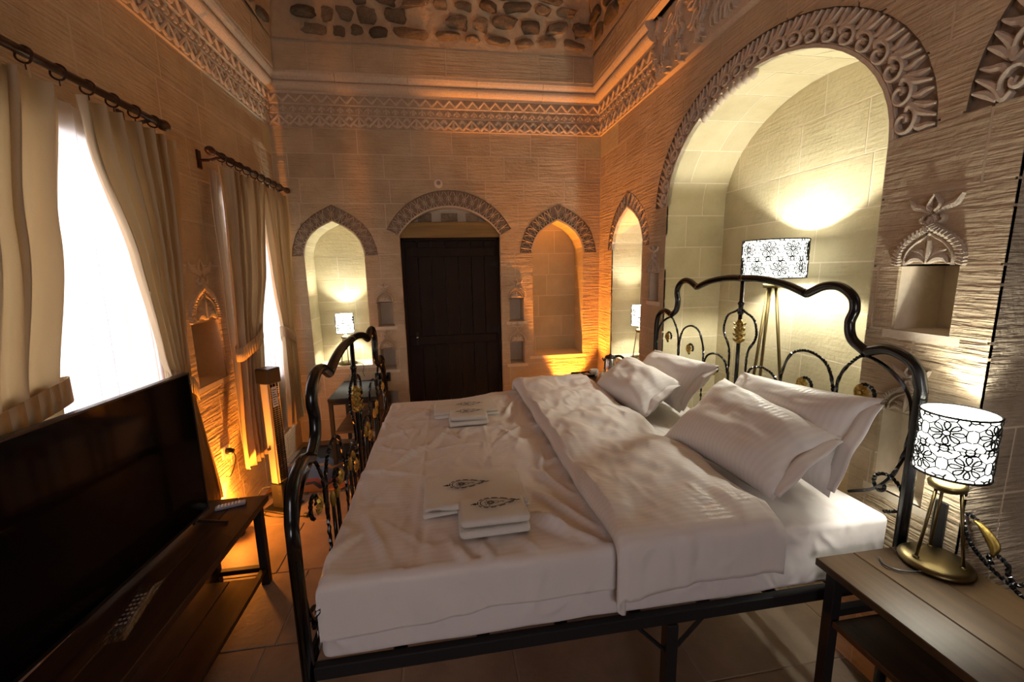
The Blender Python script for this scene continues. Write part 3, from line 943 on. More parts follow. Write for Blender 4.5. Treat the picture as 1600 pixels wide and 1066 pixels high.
UP = .14
wu = thing('wall_upper', 'single course of large stones between cornice and vault', 'wall', kind='structure')
for fr, u0, u1, sd in ((BACK, XL + UP, XR - UP, 81), (LEFT, YF + UP, YB - UP, 82), (RIGHT, YF + UP, YB - UP, 83)):
    f2 = Frame(fr.o + fr.N * UP, fr.U, fr.N)
    mb = MB(); slab(mb, f2, rect(u0 - .02, u1 + .02, 3.36, 3.62), [], -.06, -.006); mb.build('mortar_bed', M['mortar_wall'], wu)
    stones(wu, f2, u0, u1, [3.366, 3.597], [], M['stone'], seed=sd, wmin=.3, wmax=.5)

ceil = thing('ceiling', 'vault of rough rubble stones set in plaster', 'ceiling', kind='structure')
AV = 1.40
def vprof(t):
    """t = arc length from the springing"""
    th = t / AV
    return UP + .012 + AV * (1 - math.cos(th)), 3.597 + AV * math.sin(th)
TM = AV * PI / 2
def shell(fr, e0, e1):
    mb = MB()
    def fn(i, j):
        a, z = vprof(i * TM)
        u0, u1 = e0 + min(a, (e1 - e0) / 2), e1 - min(a, (e1 - e0) / 2)
        u = u0 + (u1 - u0) * j
        k = noise.noise(Vector((u * 4, z * 4, fr.o.x + fr.o.y))) * .015
        return fr.p(u, z, a + k)
    mb.grid(fn, 20, 60)
    return mb.build('plaster_shell', M['plaster'], ceil, smooth=True, fix=False)
shell(BACK, XL, XR); shell(LEFT, YF, YB); shell(RIGHT, YF, YB); shell(FRONT, XL, XR)
mb = MB(); mb.box(XL, XR, YF, YB, 4.99, 5.03); mb.build('crown', M['plaster'], ceil)
RUB = []
for k in range(10):
    rg = random.Random(500 + k)
    bm = bmesh.new(); bmesh.ops.create_icosphere(bm, subdivisions=2, radius=1.0)
    off = Vector((rg.uniform(0, 50), rg.uniform(0, 50), 0))
    for v in bm.verts:
        q = v.co.copy()
        d = 1 + .38 * noise.noise(q * 1.3 + off) + .18 * noise.noise(q * 3.1 + off)
        # blocky plan
        e = max(abs(q.x), abs(q.y), .55)
        v.co = Vector((q.x / e * .75 * d, q.y / e * .75 * d, max(-.3, q.z * d * .9)))
    me = bpy.data.meshes.new('rubble_stone'); bm.to_mesh(me); bm.free(); me.materials.append(M['rubble']); RUB.append(me)
def rubble(fr, e0, e1, ua, ub, tmax, seed):
    rg = random.Random(seed)
    t_ = .03
    while t_ < tmax:
        hgt = rg.uniform(.085, .145)
        u = ua + rg.uniform(0, .1)
        while u < ub:
            w = rg.uniform(.11, .33)
            tt = t_ + hgt / 2 + rg.uniform(-.015, .015)
            a, z = vprof(tt)
            if e0 + a + w * .4 < u + w / 2 < e1 - a - w * .4 and rg.random() < .96:
                th = tt / AV
                Nn = fr.N * math.cos(th) - fr.V * math.sin(th); T = fr.V * math.cos(th) + fr.N * math.sin(th)
                c = fr.p(u + w / 2, z, a)
                ang = rg.uniform(-.18, .18) + rg.choice((0, PI))
                X = fr.U * math.cos(ang) + T * math.sin(ang); Y = Nn.cross(X)
                hs = hgt * rg.uniform(.75, 1.0)
                mt = Matrix(((X.x, Y.x, Nn.x, c.x), (X.y, Y.y, Nn.y, c.y), (X.z, Y.z, Nn.z, c.z), (0, 0, 0, 1))) @ Matrix.Diagonal((w * .54, hs * .56, rg.uniform(.035, .070), 1))
                put('rubble_stone', rg.choice(RUB), ceil, mw=mt)
            u += w + rg.uniform(.012, .045)
        t_ += hgt + rg.uniform(.008, .028)
rubble(BACK, XL, XR, XL, XR, .62, 1)
rubble(RIGHT, YF, YB, 2.3, YB, .55, 2)
rubble(LEFT, YF, YB, 2.3, YB, .55, 3)

# outer masonry so that daylight only enters by the windows
sh = thing('wall_outer', 'outer masonry of the building around the room', 'wall', kind='structure')
mb = MB()
mb.box(2.25, 2.35, YF - .4, 5.0, -.2, 5.4); mb.box(-2.1, 2.35, 4.65, 4.75, -.2, 5.4); slab(mb, Frame((0, YF - .32, 0), (1, 0, 0), (0, 1, 0)), rect(-2.1, 2.35, -.2, 5.4), [rect(*WIN_FILL)], -.08, 0)
mb.box(-2.1, 2.35, YF - .4, 4.75, 5.3, 5.4)
mb.build('core', M['mortar'], sh)
mb = MB()
LO = Frame((XL - .5, 0, 0), (0, 1, 0), (1, 0, 0))
slab(mb, LO, rect(YF - .4, 4.75, -.2, 5.4), [rect(a, b, c, d) for a, b, c, d in WIN], -.05, 0)
mb.build('outer_face', M['mortar'], sh)

# ================================================================== floor
fl = thing('floor', 'worn beige stone slab floor', 'floor', kind='structure')
MB().box(-2.1, 2.3, YF - .35, 4.7, -.06, -.005).build('grout_bed', M['grout'], fl)
FLOORF = None
rg = random.Random(91)
y = YF
while y < YB:
    dy = .50
    x = -1.97 - rg.uniform(0, .3)
    while x < 2.08:
        dx = rg.uniform(.45, .75)
        x0, x1, y0, y1 = max(x, -1.97) + .003, min(x + dx, 2.08) - .003, y + .003, min(y + dy, YB + .1) - .003
        x += dx
        if x1 - x0 < .04: continue
        if x1 < XL - .02 and not True: continue
        MB().cbox(x0, x1, y0, y1, -.03, 0.0 - rg.uniform(0, .0015), .003).build('slab', M['floor_stone'], fl)
    y += dy

# ================================================================== bed
BC = 1.98            # bed centre line (y)
HX, FX = 1.53, -.43  # headboard and footboard planes
RB = .018            # tube radius
bed = thing('bed_frame', 'black wrought iron double bed frame with scrolled head and foot panels', 'bed', (0.55, BC, 0))
def iron_panel(x, dz, zfloor, gold_low, face):
    X = x - .55
    half1 = [(0, 1.588), (.12, 1.586), (.27, 1.566), (.40, 1.527)]
    half2 = [(.40, 1.527), (.478, 1.561), (.548, 1.563), (.605, 1.528), (.620, 1.480), (.606, 1.428), (.622, 1.367), (.681, 1.327)]
    half3 = [(.681, 1.327), (.751, 1.349), (.814, 1.336), (.858, 1.299), (.878, 1.235)]
    zb = .56
    for sg in (1, -1):
        mb = MB()
        path = spline([(X, sg * t, z + dz) for t, z in half1], 8)
        mb.tube(path, RB, 12)
        path = spline([(X, sg * t, z + dz) for t, z in half2], 8)
        mb.tube(path, RB, 12)
        path = spline([(X, sg * t, z + dz) for t, z in half3], 8) + [Vector((X, sg * .880, 1.10 + dz)), Vector((X, sg * .880, .9)), Vector((X, sg * .880, zfloor))]
        mb.tube(path, RB, 12)
        mb.build('tube_frame', M['iron'], bed, smooth=True)
        def rod(pts, r=.007, n=8, name='scroll'):
            mb_ = MB()
            mb_.tube(spline([(X, sg * t, z + dz) for t, z in pts], n), r, 4, twist=110.0)
            return mb_.build(name, M['iron'], bed, smooth=False)
        rod([(.572, zb - dz), (.576, .85), (.579, 1.10), (.588, 1.205), (.632, 1.278), (.683, 1.312), (.775, 1.278), (.848, 1.20), (.862, 1.074), (.835, .93), (.775, .835), (.68, .77)])
        rod([(.302, zb - dz), (.302, .80), (.300, 1.07), (.305, 1.165), (.345, 1.252), (.405, 1.282), (.47, 1.278), (.530, 1.244), (.562, 1.172), (.568, 1.08), (.566, .80), (.566, zb - dz)])
        rod([(.072, 1.06), (.098, 1.125), (.16, 1.153), (.225, 1.146), (.270, 1.118), (.294, 1.06), (.298, .98)])
        rod([(.0, 1.435), (.035, 1.415), (.098, 1.386), (.124, 1.325), (.115, 1.275), (.072, 1.205), (.066, 1.07), (.066, zb - dz)])
        rod([(.806, .862), (.803, .842), (.784, .835), (.768, .856), (.775, .888), (.81, .905), (.850, .888), (.871, .848), (.864, .80), (.815, .765)])
        # curls carrying the gilded rosettes
        for (ct, cz, R) in ((.431, 1.138, .040), (.694, 1.176, .042), (.175, 1.06, .034)):
            pts = [(ct + (R - .02 * k / 10) * math.cos(-1.2 + k * .5), cz + (R - .02 * k / 10) * math.sin(-1.2 + k * .5)) for k in range(11)]
            rod(pts, .007, 4)
            r_ = MB()
            Mx = Matrix.Translation((X + face * .012, sg * ct, cz + dz)) @ Matrix.Rotation(face * PI / 2, 4, 'Y')
            for k in range(10):
                a = 2 * PI * k / 10
                Mk = Mx @ Matrix.Rotation(a, 4, 'Z')
                v = [Mk @ Vector(p) for p in ((.006, -.005, .004), (.026, -.009, .006), (.032, 0, .002), (.026, .009, .006), (.006, .005, .004), (.018, 0, .012), (.018, 0, -.004))]
                r_.add(v, [(0, 1, 5), (1, 2, 5), (2, 3, 5), (3, 4, 5), (4, 0, 5), (1, 0, 6), (2, 1, 6), (3, 2, 6), (4, 3, 6), (0, 4, 6)])
            r_.lathe([(.010, 0), (.008, .012), (0, .015)], 10, M=Mx)
            r_.build('rosette', M['gold'], bed)
        for t in ((.15, .22, .44, .50) if gold_low else ()):
            mb_ = MB(); mb_.tube([(X, sg * t, zb), (X, sg * t, 1.06 + dz)], .0075, 8); mb_.build('bar', M['iron'], bed, smooth=True)
            g_ = MB(); g_.lathe([(.005, 0), (.009, .012), (.011, .03), (.009, .048), (.003, .060), (0, .062)], 8, c=(X, sg * t, 1.055 + dz)); g_.build('gilded_bud', M['gold'], bed, smooth=True)
    mb = MB(); mb.tube([(X, 0, zb), (X, 0, 1.586 + dz)], .010, 8); mb.build('bar', M['iron'], bed, smooth=True)
    mb = MB(); mb.lathe([(.010, 0), (.016, .012), (.012, .03), (.012, .05), (.017, .062), (.010, .075)], 10, c=(X, 0, 1.395 + dz)); mb.build('collar', M['iron'], bed, smooth=True)
    g = MB(); prof = [(.010, 0)]
    for k in range(5):
        z = .012 + k * .024
        prof += [(.013, z - .009), (.022, z), (.013, z + .010)]
    prof.append((.010, .128))
    g.lathe(prof, 10, c=(X, 0, 1.245 + dz))
    for k in range(4):
        for q in range(6):
            a = q * PI / 3 + k * .5
            cx, cy, cz = X + .021 * math.cos(a), .021 * math.sin(a), 1.26 + dz + k * .028
            g.tube([(cx, cy, cz), (cx + .010 * math.cos(a), cy + .010 * math.sin(a), cz + .012)], lambda t: .007 * (1 - t * .7), 5)
    g.build('gilded_knop', M['gold'], bed, smooth=True)
    mb = MB(); mb.tube([(X, -.88, .545), (X, .88, .545)], .016, 8); mb.build('cross_rail', M['iron'], bed, smooth=True)
iron_panel(HX, 0.0, 0.0, False, -1)
iron_panel(FX, -.232, 0.0, True, 1)
for sg in (-1, 1):
    MB().cbox(FX - .55, HX - .55, sg * .872 - .014, sg * .872 + .014, .508, .552, .003).build('side_rail', M['iron_matte'], bed)
for k in range(7):
    xx = FX - .55 + .25 + k * .25
    MB().box(xx - .02, xx + .02, -.858, .858, .52, .535).build('slat', M['iron_matte'], bed)
for (lx, sg) in ((.0, -1), (.0, 1)):
    lx_ = .68 - .55
    MB().cbox(lx_ - .020, lx_ + .020, sg * .872 - .02, sg * .872 + .02, 0, .508, .003).build('leg', M['iron_matte'], bed)
    for q in (-1, 1):
        mb = MB(); mb.tube([(lx_ + q * .015, sg * .872, .40), (lx_ + q * .12, sg * .872, .512)], .007, 6); mb.build('brace', M['iron_matte'], bed)

# mattress
def rounded_box(x0, x1, y0, y1, z0, z1, r, nx=40, ny=40, amp=0.0, seed=0, freq=5):
    """rounded slab: top and side sheet with soft noise"""
    bm = bmesh.new(); bmesh.ops.create_cube(bm, size=1)
    for v in bm.verts: v.co = Vector(((x0 + x1) / 2 + v.co.x * (x1 - x0), (y0 + y1) / 2 + v.co.y * (y1 - y0), (z0 + z1) / 2 + v.co.z * (z1 - z0)))
    bmesh.ops.bevel(bm, geom=bm.edges[:], offset=r, segments=4, profile=0.5, affect='EDGES')
    bmesh.ops.subdivide_edges(bm, edges=[e for e in bm.edges if e.calc_length() > .2], cuts=18, use_grid_fill=True)
    if amp:
        bm.normal_update()
        for v in bm.verts:
            v.co += v.normal * amp * noise.fractal(v.co * freq + Vector((seed, 0, 0)), 1.0, 2.0, 3)
    me = bpy.data.meshes.new('rounded'); bm.to_mesh(me); bm.free()
    me.polygons.foreach_set('use_smooth', [True] * len(me.polygons))
    return me
me = rounded_box(FX + .035, HX - .035, BC - .868, BC + .868, .554, .782, .022, amp=.005)
me.materials.append(M['sheet'])
mt = put('mattress', me); tag(mt, 'thick mattress in a white fitted sheet on the iron bed', 'mattress')

# duvet: draped sheet with creases
CR = []
rg = random.Random(5)
def crease(x0, y0, x1, y1, w, h): CR.append((Vector((x0, y0)), Vector((x1, y1)), w, h))
for (x0, y0, x1, y1, h) in ((.02, 1.34, .10, 1.10, .018), (.14, 1.30, .24, 1.10, .016), (.22, 1.36, .36, 1.14, .018), (.28, 1.46, .44, 1.20, .014), (-.02, 1.22, .04, 1.08, .014), (.33, 1.62, .43, 1.40, .012),
                            (-.30, 1.30, -.40, 1.16, .012), (-.26, 1.75, -.12, 2.0, .010), (-.10, 1.95, .02, 2.2, .012), (.05, 2.0, .10, 2.25, .010), (.20, 1.9, .36, 2.1, .010), (-.3, 2.3, -.1, 2.5, .010), (-.05, 2.05, .3, 2.15, .008), (-.38, 2.05, -.2, 2.2, .010),
                            (.3, 2.3, .42, 2.6, .01), (-.2, 1.15, -.3, 1.4, .010), (.26, 1.25, .46, 1.10, .015)):
    crease(x0, y0, x1, y1, .015, h)
for k in range(75):
    x, y = rg.uniform(-.38, .45), rg.uniform(1.12, 2.75); a = rg.choice((rg.uniform(0, PI), rg.gauss(2.0, .35), rg.gauss(1.2, .35))); L = rg.uniform(.08, .30)
    crease(x, y, x + L * math.cos(a), y + L * math.sin(a), rg.uniform(.009, .016), rg.uniform(.003, .008) * rg.choice((1, 1, -.8)))
for (x0, y0, x1, y1) in ((-.40, 1.92, .45, 1.93), (-.13, 1.12, -.12, 2.75), (-.40, 2.32, .45, 2.33), (.17, 1.65, .18, 2.75)):
    crease(x0, y0, x1, y1, .007, .0035)
def creases(x, y):
    p = Vector((x, y)); s = 0
    for a, b, w, h in CR:
        d = b - a; t = max(0, min(1, (p - a).dot(d) / d.length_squared))
        q = (p - (a + d * t)).length
        if q < w * 3: s += h * math.exp(-(q / w) ** 2) * (0.35 + .65 * math.sin(PI * min(1, max(0, t))))
    return s
def drop_curve(d, R=.03):
    """d = arc length past the edge; returns horizontal and vertical offset"""
    if d < R * PI / 2: return R * math.sin(d / R), R * (1 - math.cos(d / R))
    return R, R + d - R * PI / 2
def duvet_fn(u, v):
    Ltop = 1.36; foot_drop = .09
    s = -foot_drop + (Ltop + foot_drop) * u            # along x, 0 at the foot fold
    side = .195 - .062 * u + .006 * math.sin(u * 11)
    y0, y1 = BC - .866, BC + .866
    q = -side + (y1 - y0 + 2 * side) * v
    zt = .820
    x = FX + .075 + s; dzx = 0
    if s < 0:
        a, dzx = drop_curve(-s); x = FX + .075 - a
    y = y0 + q; dzy = 0; sgn = 0
    if q < 0:
        a, dzy = drop_curve(-q); y = y0 - a; sgn = -1
    elif q > y1 - y0:
        a, dzy = drop_curve(q - (y1 - y0)); y = y1 + a; sgn = 1
    dz = max(dzx, dzy) if min(dzx, dzy) < .02 else max(dzx, dzy) + .25 * min(dzx, dzy)
    dz = min(dz, .215)
    xx, yy = FX + .075 + s, y0 + q
    w = .013 * noise.fractal(Vector((xx * 4.2, yy * 3.4, 3)), 1, 2, 3) + .010 * max(0, .35 - abs(noise.noise(Vector((xx * 6.5 + yy * 2, yy * 5.5 - xx * 2, 4))))) + .0035 * noise.fractal(Vector((xx * 15, yy * 12, 7)), 1, 2, 2) + 1.7 * creases(xx, yy)
    for (a0, a1, b0, b1) in ((-.108, .266, 1.335, 1.618), (.008, .245, 1.19, 1.40), (-.093, .283, 2.318, 2.625), (-.01, .204, 2.17, 2.36)):
        dd = max(a0 - xx, xx - a1, b0 - yy, yy - b1)          # cloth pressed flat under the towels
        if dd < .05: w = w * max(0, dd / .05) + .004 * (1 - max(0, dd / .05))
    if sgn:
        kf = min(1, max(0, s / .12)); w *= kf; dzy *= kf
        y += sgn * (w * .6 + .004 * math.sin(xx * 31 + math.sin(xx * 11) * 2) * min(1, dzy * 8)); z = zt - dz
    else: z = zt - dz + w
    cf = max(0, (yy - 2.42) / .4) * max(0, (.55 - xx) / .95)      # far foot corner sinks
    if sgn != -1: z -= .10 * min(1, cf) ** 1.3
    return (x, y, z)
mb = MB(); mb.grid(duvet_fn, 210, 270)
dv = mb.build('duvet', M['duvet'], smooth=True)
tag(dv, 'white duvet spread over the foot half of the bed', 'duvet')
sm = dv.modifiers.new('thickness', 'SOLIDIFY'); sm.thickness = .014; sm.offset = -1
def fold_fn(u, v):
    # turned back upper layer: starts as a soft rolled edge at x=.46
    L = .60
    s = L * u
    R = .031
    if s < R * PI: th = s / R; x = .455 + R - R * math.sin(th) * 1.0; zz = R * (1 - math.cos(th)); top = 0
    else: x = .455 + R + (s - R * PI); zz = 2 * R; top = 1
    if x > .955: zz -= (x - .955) * .5
    y0, y1 = BC - .87, BC + .865
    side = .238 - .045 * u + .006 * math.sin(u * 9)
    q = -side + (y1 - y0 + 2 * side) * v
    y = y0 + q; dzy = 0; sgn = 0
    if q < 0:
        a, dzy = drop_curve(-q, .05); y = y0 - a; sgn = -1
    elif q > y1 - y0:
        a, dzy = drop_curve(q - (y1 - y0), .06); y = y1 + a; sgn = 1
    w = .022 * noise.fractal(Vector((x * 5.5, y * 4.2, 13)), 1, 2, 3) + .012 * max(0, .3 - abs(noise.noise(Vector((x * 7, y * 6, 9))))) + .004 * noise.fractal(Vector((x * 15, y * 13, 17)), 1, 2, 2)
    edge = .012 * noise.noise(Vector((y * 4.0, 2.0, 0))) + .03 * max(0, (1.35 - y)) * .5
    x += edge
    if u > .8: x += (.03 * noise.noise(Vector((y * 3, 5.0, 0)))) * (u - .8) * 5
    # puffed quilting
    w += .016 * abs(math.sin(y * 7.0 + 1.0 + .8 * math.sin(x * 5))) * top
    if sgn: y += sgn * (.004 + zz * .45 + w); z = .826 + zz - dzy
    else: z = .826 + zz + w * (1 if top else .3)
    return (x, y, z)
mb = MB(); mb.grid(fold_fn, 80, 150)
df_ = mb.build('turned_back_duvet', M['duvet'], smooth=True)
df_.name = 'duvet_fold'
df_.parent = dv
sm = df_.modifiers.new('thickness', 'SOLIDIFY'); sm.thickness = .012; sm.offset = -1

# pillows
def pillow(label, BL, BR, TR, TL, thick, seed):
    BL, BR, TR, TL = map(Vector, (BL, BR, TR, TL))
    c = (BL + BR + TR + TL) / 4
    nrm = ((BR - BL).cross(TL - BL)).normalized()
    N_ = 30
    def surf(side):
        def fn(u, v):
            a, b = 2 * u - 1, 2 * v - 1
            # pull mid-edges in a little, keep pointed corners
            pin = .085
            aa = a * (1 - pin * (1 - b * b) * 1.0 * abs(a)); bb = b * (1 - pin * (1 - a * a) * abs(b))
            U, V = (aa + 1) / 2, (bb + 1) / 2
            p = BL * (1 - U) * (1 - V) + BR * U * (1 - V) + TR * U * V + TL * (1 - U) * V
            prof = (max(0, 1 - a ** 4) ** .62) * (max(0, 1 - b ** 4) ** .62)
            th = 1.25 * thick * prof * (1 - .25 * (a * a + b * b) / 2)
            w = .010 * noise.fractal(Vector((U * 5 + seed, V * 5, side)), 1, 2, 3) * (prof ** .5) + .006 * math.sin(a * 9 + seed + b * 3) * (1 - prof) * (prof ** .4)
            return p + nrm * side * (th / 2 + w) - c
        return fn
    mb = MB(); mb.grid(surf(1), N_, N_); k = len(mb.f)
    mb.grid(surf(-1), N_, N_)
    mb.f[k:] = [tuple(reversed(f)) for f in mb.f[k:]]
    o = mb.mesh('pillow', M['pillowcase'], smooth=True)
    r = thing('pillow', label, 'pillow', c, group='pillows on the bed')
    put('cushion', o, r)
    # pillowcase flap at the near end: a thin hem that overhangs the cushion
    h = MB()
    d = (BR - BL).normalized()
    def flap(u, v):
        p = BR.lerp(TR, .06 + .88 * u)
        w = .012 * math.sin(u * 14 + seed)
        bulge = math.sin(PI * u)
        return p + d * (-.035 + .045 * v) + nrm * (w * .35 + .030 * bulge * (1 - .6 * v)) - c
    h.grid(flap, 20, 4)
    ho = h.build('hem_flap', M['pillowcase'], r, smooth=True)
    sm_ = ho.modifiers.new('thickness', 'SOLIDIFY'); sm_.thickness = .004
    return r
pillow('front white pillow of the pair beside the near bedside lamp', (.99, 1.75, .86), (1.07, 1.16, .86), (1.37, 1.20, 1.045), (1.35, 1.83, 1.105), .17, 1)
pillow('back white pillow against the headboard nearest the near bedside lamp', (1.28, 1.82, .86), (1.30, 1.17, .84), (1.475, 1.17, 1.19), (1.465, 1.86, 1.125), .15, 2)
pillow('front white pillow of the pair beside the kettle table', (.95, 2.62, .85), (1.04, 2.04, .85), (1.30, 2.12, 1.005), (1.28, 2.74, 1.035), .17, 3)
pillow('back white pillow against the headboard nearest the kettle table', (1.24, 2.70, .86), (1.26, 2.06, .85), (1.455, 2.02, 1.12), (1.45, 2.72, 1.08), .15, 4)

# towels with embroidered emblem
def emblem(mb, cx, cy, z, s, ang=0.0, zf=None):
    """teardrop outlines, dashes and a rosette, flat on top"""
    R = Matrix.Rotation(ang, 2)
    def line(pts, w):
        pts3 = []
        for p in pts:
            q = R @ (Vector(p) * s)
            x, y = cx + q.x, cy + q.y
            pts3.append(Vector((x, y, (zf(x, y) if zf else z))))
        for a, b in zip(pts3[:-1], pts3[1:]):
            d = (b - a)
            if d.length < 1e-6: continue
            n_ = Vector((-d.y, d.x, 0)).normalized() * w * s / 2
            up = Vector((0, 0, .0012))
            mb.add([a + n_ + up, a - n_ + up, b - n_ + up, b + n_ + up], [(0, 1, 2, 3)])
    def drop(k, n=40, tip=1.0):
        out = []
        for i in range(n + 1):
            a = 2 * PI * i / n
            x = -math.cos(a); y = math.sin(a) * (1 - .0) * (math.sin(a / 2) ** .9 if False else 1)
            w = 1 - .5 * (x + 1) / 2
            out.append((x * .62 * k + (.05 + .24 * max(0, x) ** 2) * tip * k, y * .40 * k * w * (1 - max(0, x) ** 3)))
        return out
    o = drop(1.0)
    for i in range(0, len(o) - 1): 
        if i % 3 != 2: line([o[i], o[i + 1]], .045)
    line(drop(.84), .035)
    for i in range(12):
        a = 2 * PI * i / 12
        line([(-.12 + .07 * math.cos(a), .07 * math.sin(a)), (-.12 + .13 * math.cos(a), .13 * math.sin(a))], .045)
    line([(-.12 + .05 * math.cos(k * .6), .05 * math.sin(k * .6)) for k in range(12)], .03)
    for (x, y) in ((-.32, .03), (-.30, -.10), (-.26, .12), (-.20, -.18)): line([(x, y), (x + .04, y + .02)], .05)
    line([(.08 + .09 * math.cos(k * .6), .07 * math.sin(k * .6)) for k in range(12)], .025)
    line([(.20, -.01), (.27, .03), (.33, .01)], .03); line([(.30, -.05), (.38, .02)], .025)
    line([(-.62, 0), (-.82, -.02)], .045); line([(-.68, .05), (-.60, .0), (-.68, -.06)], .05); line([(-.72, .04), (-.70, -.05)], .05)
    line([(.70, .0), (.95, .0)], .03)
def towel(label, x0, x1, y0, y1, z0, th, rot, folds, es, seed, epos=(-.03, .0)):
    cx, cy = (x0 + x1) / 2, (y0 + y1) / 2
    r = thing('folded_towel', label, 'towel', (cx, cy, z0), (0, 0, rot), group='towels on the bed')
    hx, hy = (x1 - x0) / 2, (y1 - y0) / 2
    for k in range(folds):
        a, b = th * k / folds + (.0006 if k else 0), th * (k + 1) / folds
        me = rounded_box(-hx + .003 * (k % 2), hx - .003 * (k % 2), -hy + .002 * k, hy - .003 * k, a, b, min(.022, th / folds * .48), amp=.006, seed=seed + k, freq=14)
        me.materials.append(M['towel'])
        put('fold', me, r)
    mb = MB()
    zt = lambda x, y: th + .0045
    emblem(mb, epos[0] * 1, epos[1], th, es, 0, zt)
    mb.build('emblem', M['thread'], r)
    return r
towel('large folded towel nearest the bed foot with black teardrop emblem', -.108, .262, 1.337, 1.572, .8255, .036, .03, 2, .098, 11, (-.035, .02))
towel('small folded towel in front of the nearer large towel', .010, .238, 1.188, 1.334, .8265, .066, .02, 2, .094, 12, (.005, .012))
towel('large folded towel at the far side of the bed with black emblem', -.093, .278, 2.318, 2.54, .8255, .034, .03, 2, .094, 13, (.02, .02))
towel('small folded towel in front of the farther large towel', -.008, .204, 2.165, 2.313, .8265, .056, .02, 2, .088, 14, (.0, .01))

# ================================================================== bedside tables
def side_table(label, x0, x1, y0, y1, z, group='bedside tables'):
    t = thing('bedside_table', label, 'table', ((x0 + x1) / 2, (y0 + y1) / 2, 0), group=group)
    hx, hy = (x1 - x0) / 2, (y1 - y0) / 2
    n = 3
    for k in range(n):
        a = -hx + 2 * hx * k / n; b = -hx + 2 * hx * (k + 1) / n
        MB().cbox(a + .0006, b - .0006, -hy, hy, z - .026, z, .003).build('plank', M['table_wood'], t)
    for sx in (-1, 1):
        for sy in (-1, 1):
            MB().cbox(sx * (hx - .045) - .017, sx * (hx - .045) + .017, sy * (hy - .035) - .017, sy * (hy - .035) + .017, 0, z - .026, .002).build('leg', M['iron_matte'], t)
    for sy in (-1, 1):
        MB().box(-hx + .062, hx - .062, sy * (hy - .035) - .012, sy * (hy - .035) + .012, z - .19, z - .165).build('crossbar', M['iron_matte'], t)
    MB().cbox(-hx + .03, hx - .03, -hy + .055, hy - .055, z - .215, z - .193, .003).build('shelf', M['table_wood'], t)
    return t
side_table('long wooden bedside table with black legs in the near right corner', 1.163, 1.588, .10, 1.072, .70)
side_table('wooden bedside table holding the kettle by the corner niche', 1.095, 1.575, 2.905, 3.655, .70)

# ================================================================== lamps
def filigree(r, h, rows, n, T=.0024):
    mb = MB()
    R = h / rows / 2
    def w(s, z, rad=r): return (rad * math.cos(s / r), rad * math.sin(s / r), z)
    per = 2 * PI * r
    cell = per / n
    k_ = cell / (2 * R)
    def line(pts, t=.0011): mb.tube([w(s, z) for s, z in pts], t, 4, caps=False)
    for j in range(rows):
        cz = R * (2 * j + 1)
        for i in range(n):
            cs = cell * (i + (.5 if j % 2 else 0))
            P = lambda rad, ang: (cs + k_ * rad * math.cos(ang), cz + rad * math.sin(ang))
            line([P(R * .17, a * PI / 5) for a in range(11)], T)
            np_ = 8
            for p in range(np_):
                a = p * 2 * PI / np_
                pts = []
                for q in range(9):
                    th = 2 * PI * q / 8
                    pts.append(P(R * .22 + R * .50 * (1 - math.cos(th)) / 2, a + .26 * math.sin(th)))
                line(pts, T)
                b = a + PI / np_
                line([P(R * .74, a), P(R * .86, b), P(R * .74, a + 2 * PI / np_)], T * .8)
                line([P(R * .86, b), P(R * 1.06, b)], T * .8)
            for (qx, qz) in ((1, 1), (1, -1)):
                c0, c1 = cs + qx * k_ * R, cz + qz * R
                cl = lambda z: max(0, min(h, z))
                line([(c0 + k_ * R * .20 * math.cos(a * PI / 4), cl(c1 + R * .20 * math.sin(a * PI / 4))) for a in range(9)], T)
                for a in range(4):
                    a = a * 2 + 1
                    line([(c0 + k_ * R * .20 * math.cos(a * PI / 4), cl(c1 + R * .20 * math.sin(a * PI / 4))), (c0 + k_ * R * .42 * math.cos(a * PI / 4 + .2), cl(c1 + R * .42 * math.sin(a * PI / 4 + .2)))], T)
    for z, t_ in [(0, .0034), (h, .0034)] + [(2 * R * j, .0016) for j in range(1, rows)]:
        mb.tube([w(per * q / 48, z) for q in range(48)], t_, 5, closed=True)
    return mb

def lamp_light(parent, z, e):
    ld = bpy.data.lights.new('lamp_light', 'POINT')
    ld.energy = e; ld.color = (1.0, 0.98, 0.84); ld.shadow_soft_size = .022
    o = bpy.data.objects.new('lamp_light', ld); col.objects.link(o)
    o.parent = parent; o.location = (0, 0, z)
    return o

def open_cyl(r, z0, z1, segs=40):
    mb = MB()
    vs_ = [(r * math.cos(2 * PI * k / segs), r * math.sin(2 * PI * k / segs), z) for z in (z0, z1) for k in range(segs)]
    mb.add(vs_, [(k, (k + 1) % segs, segs + (k + 1) % segs, segs + k) for k in range(segs)])
    return mb

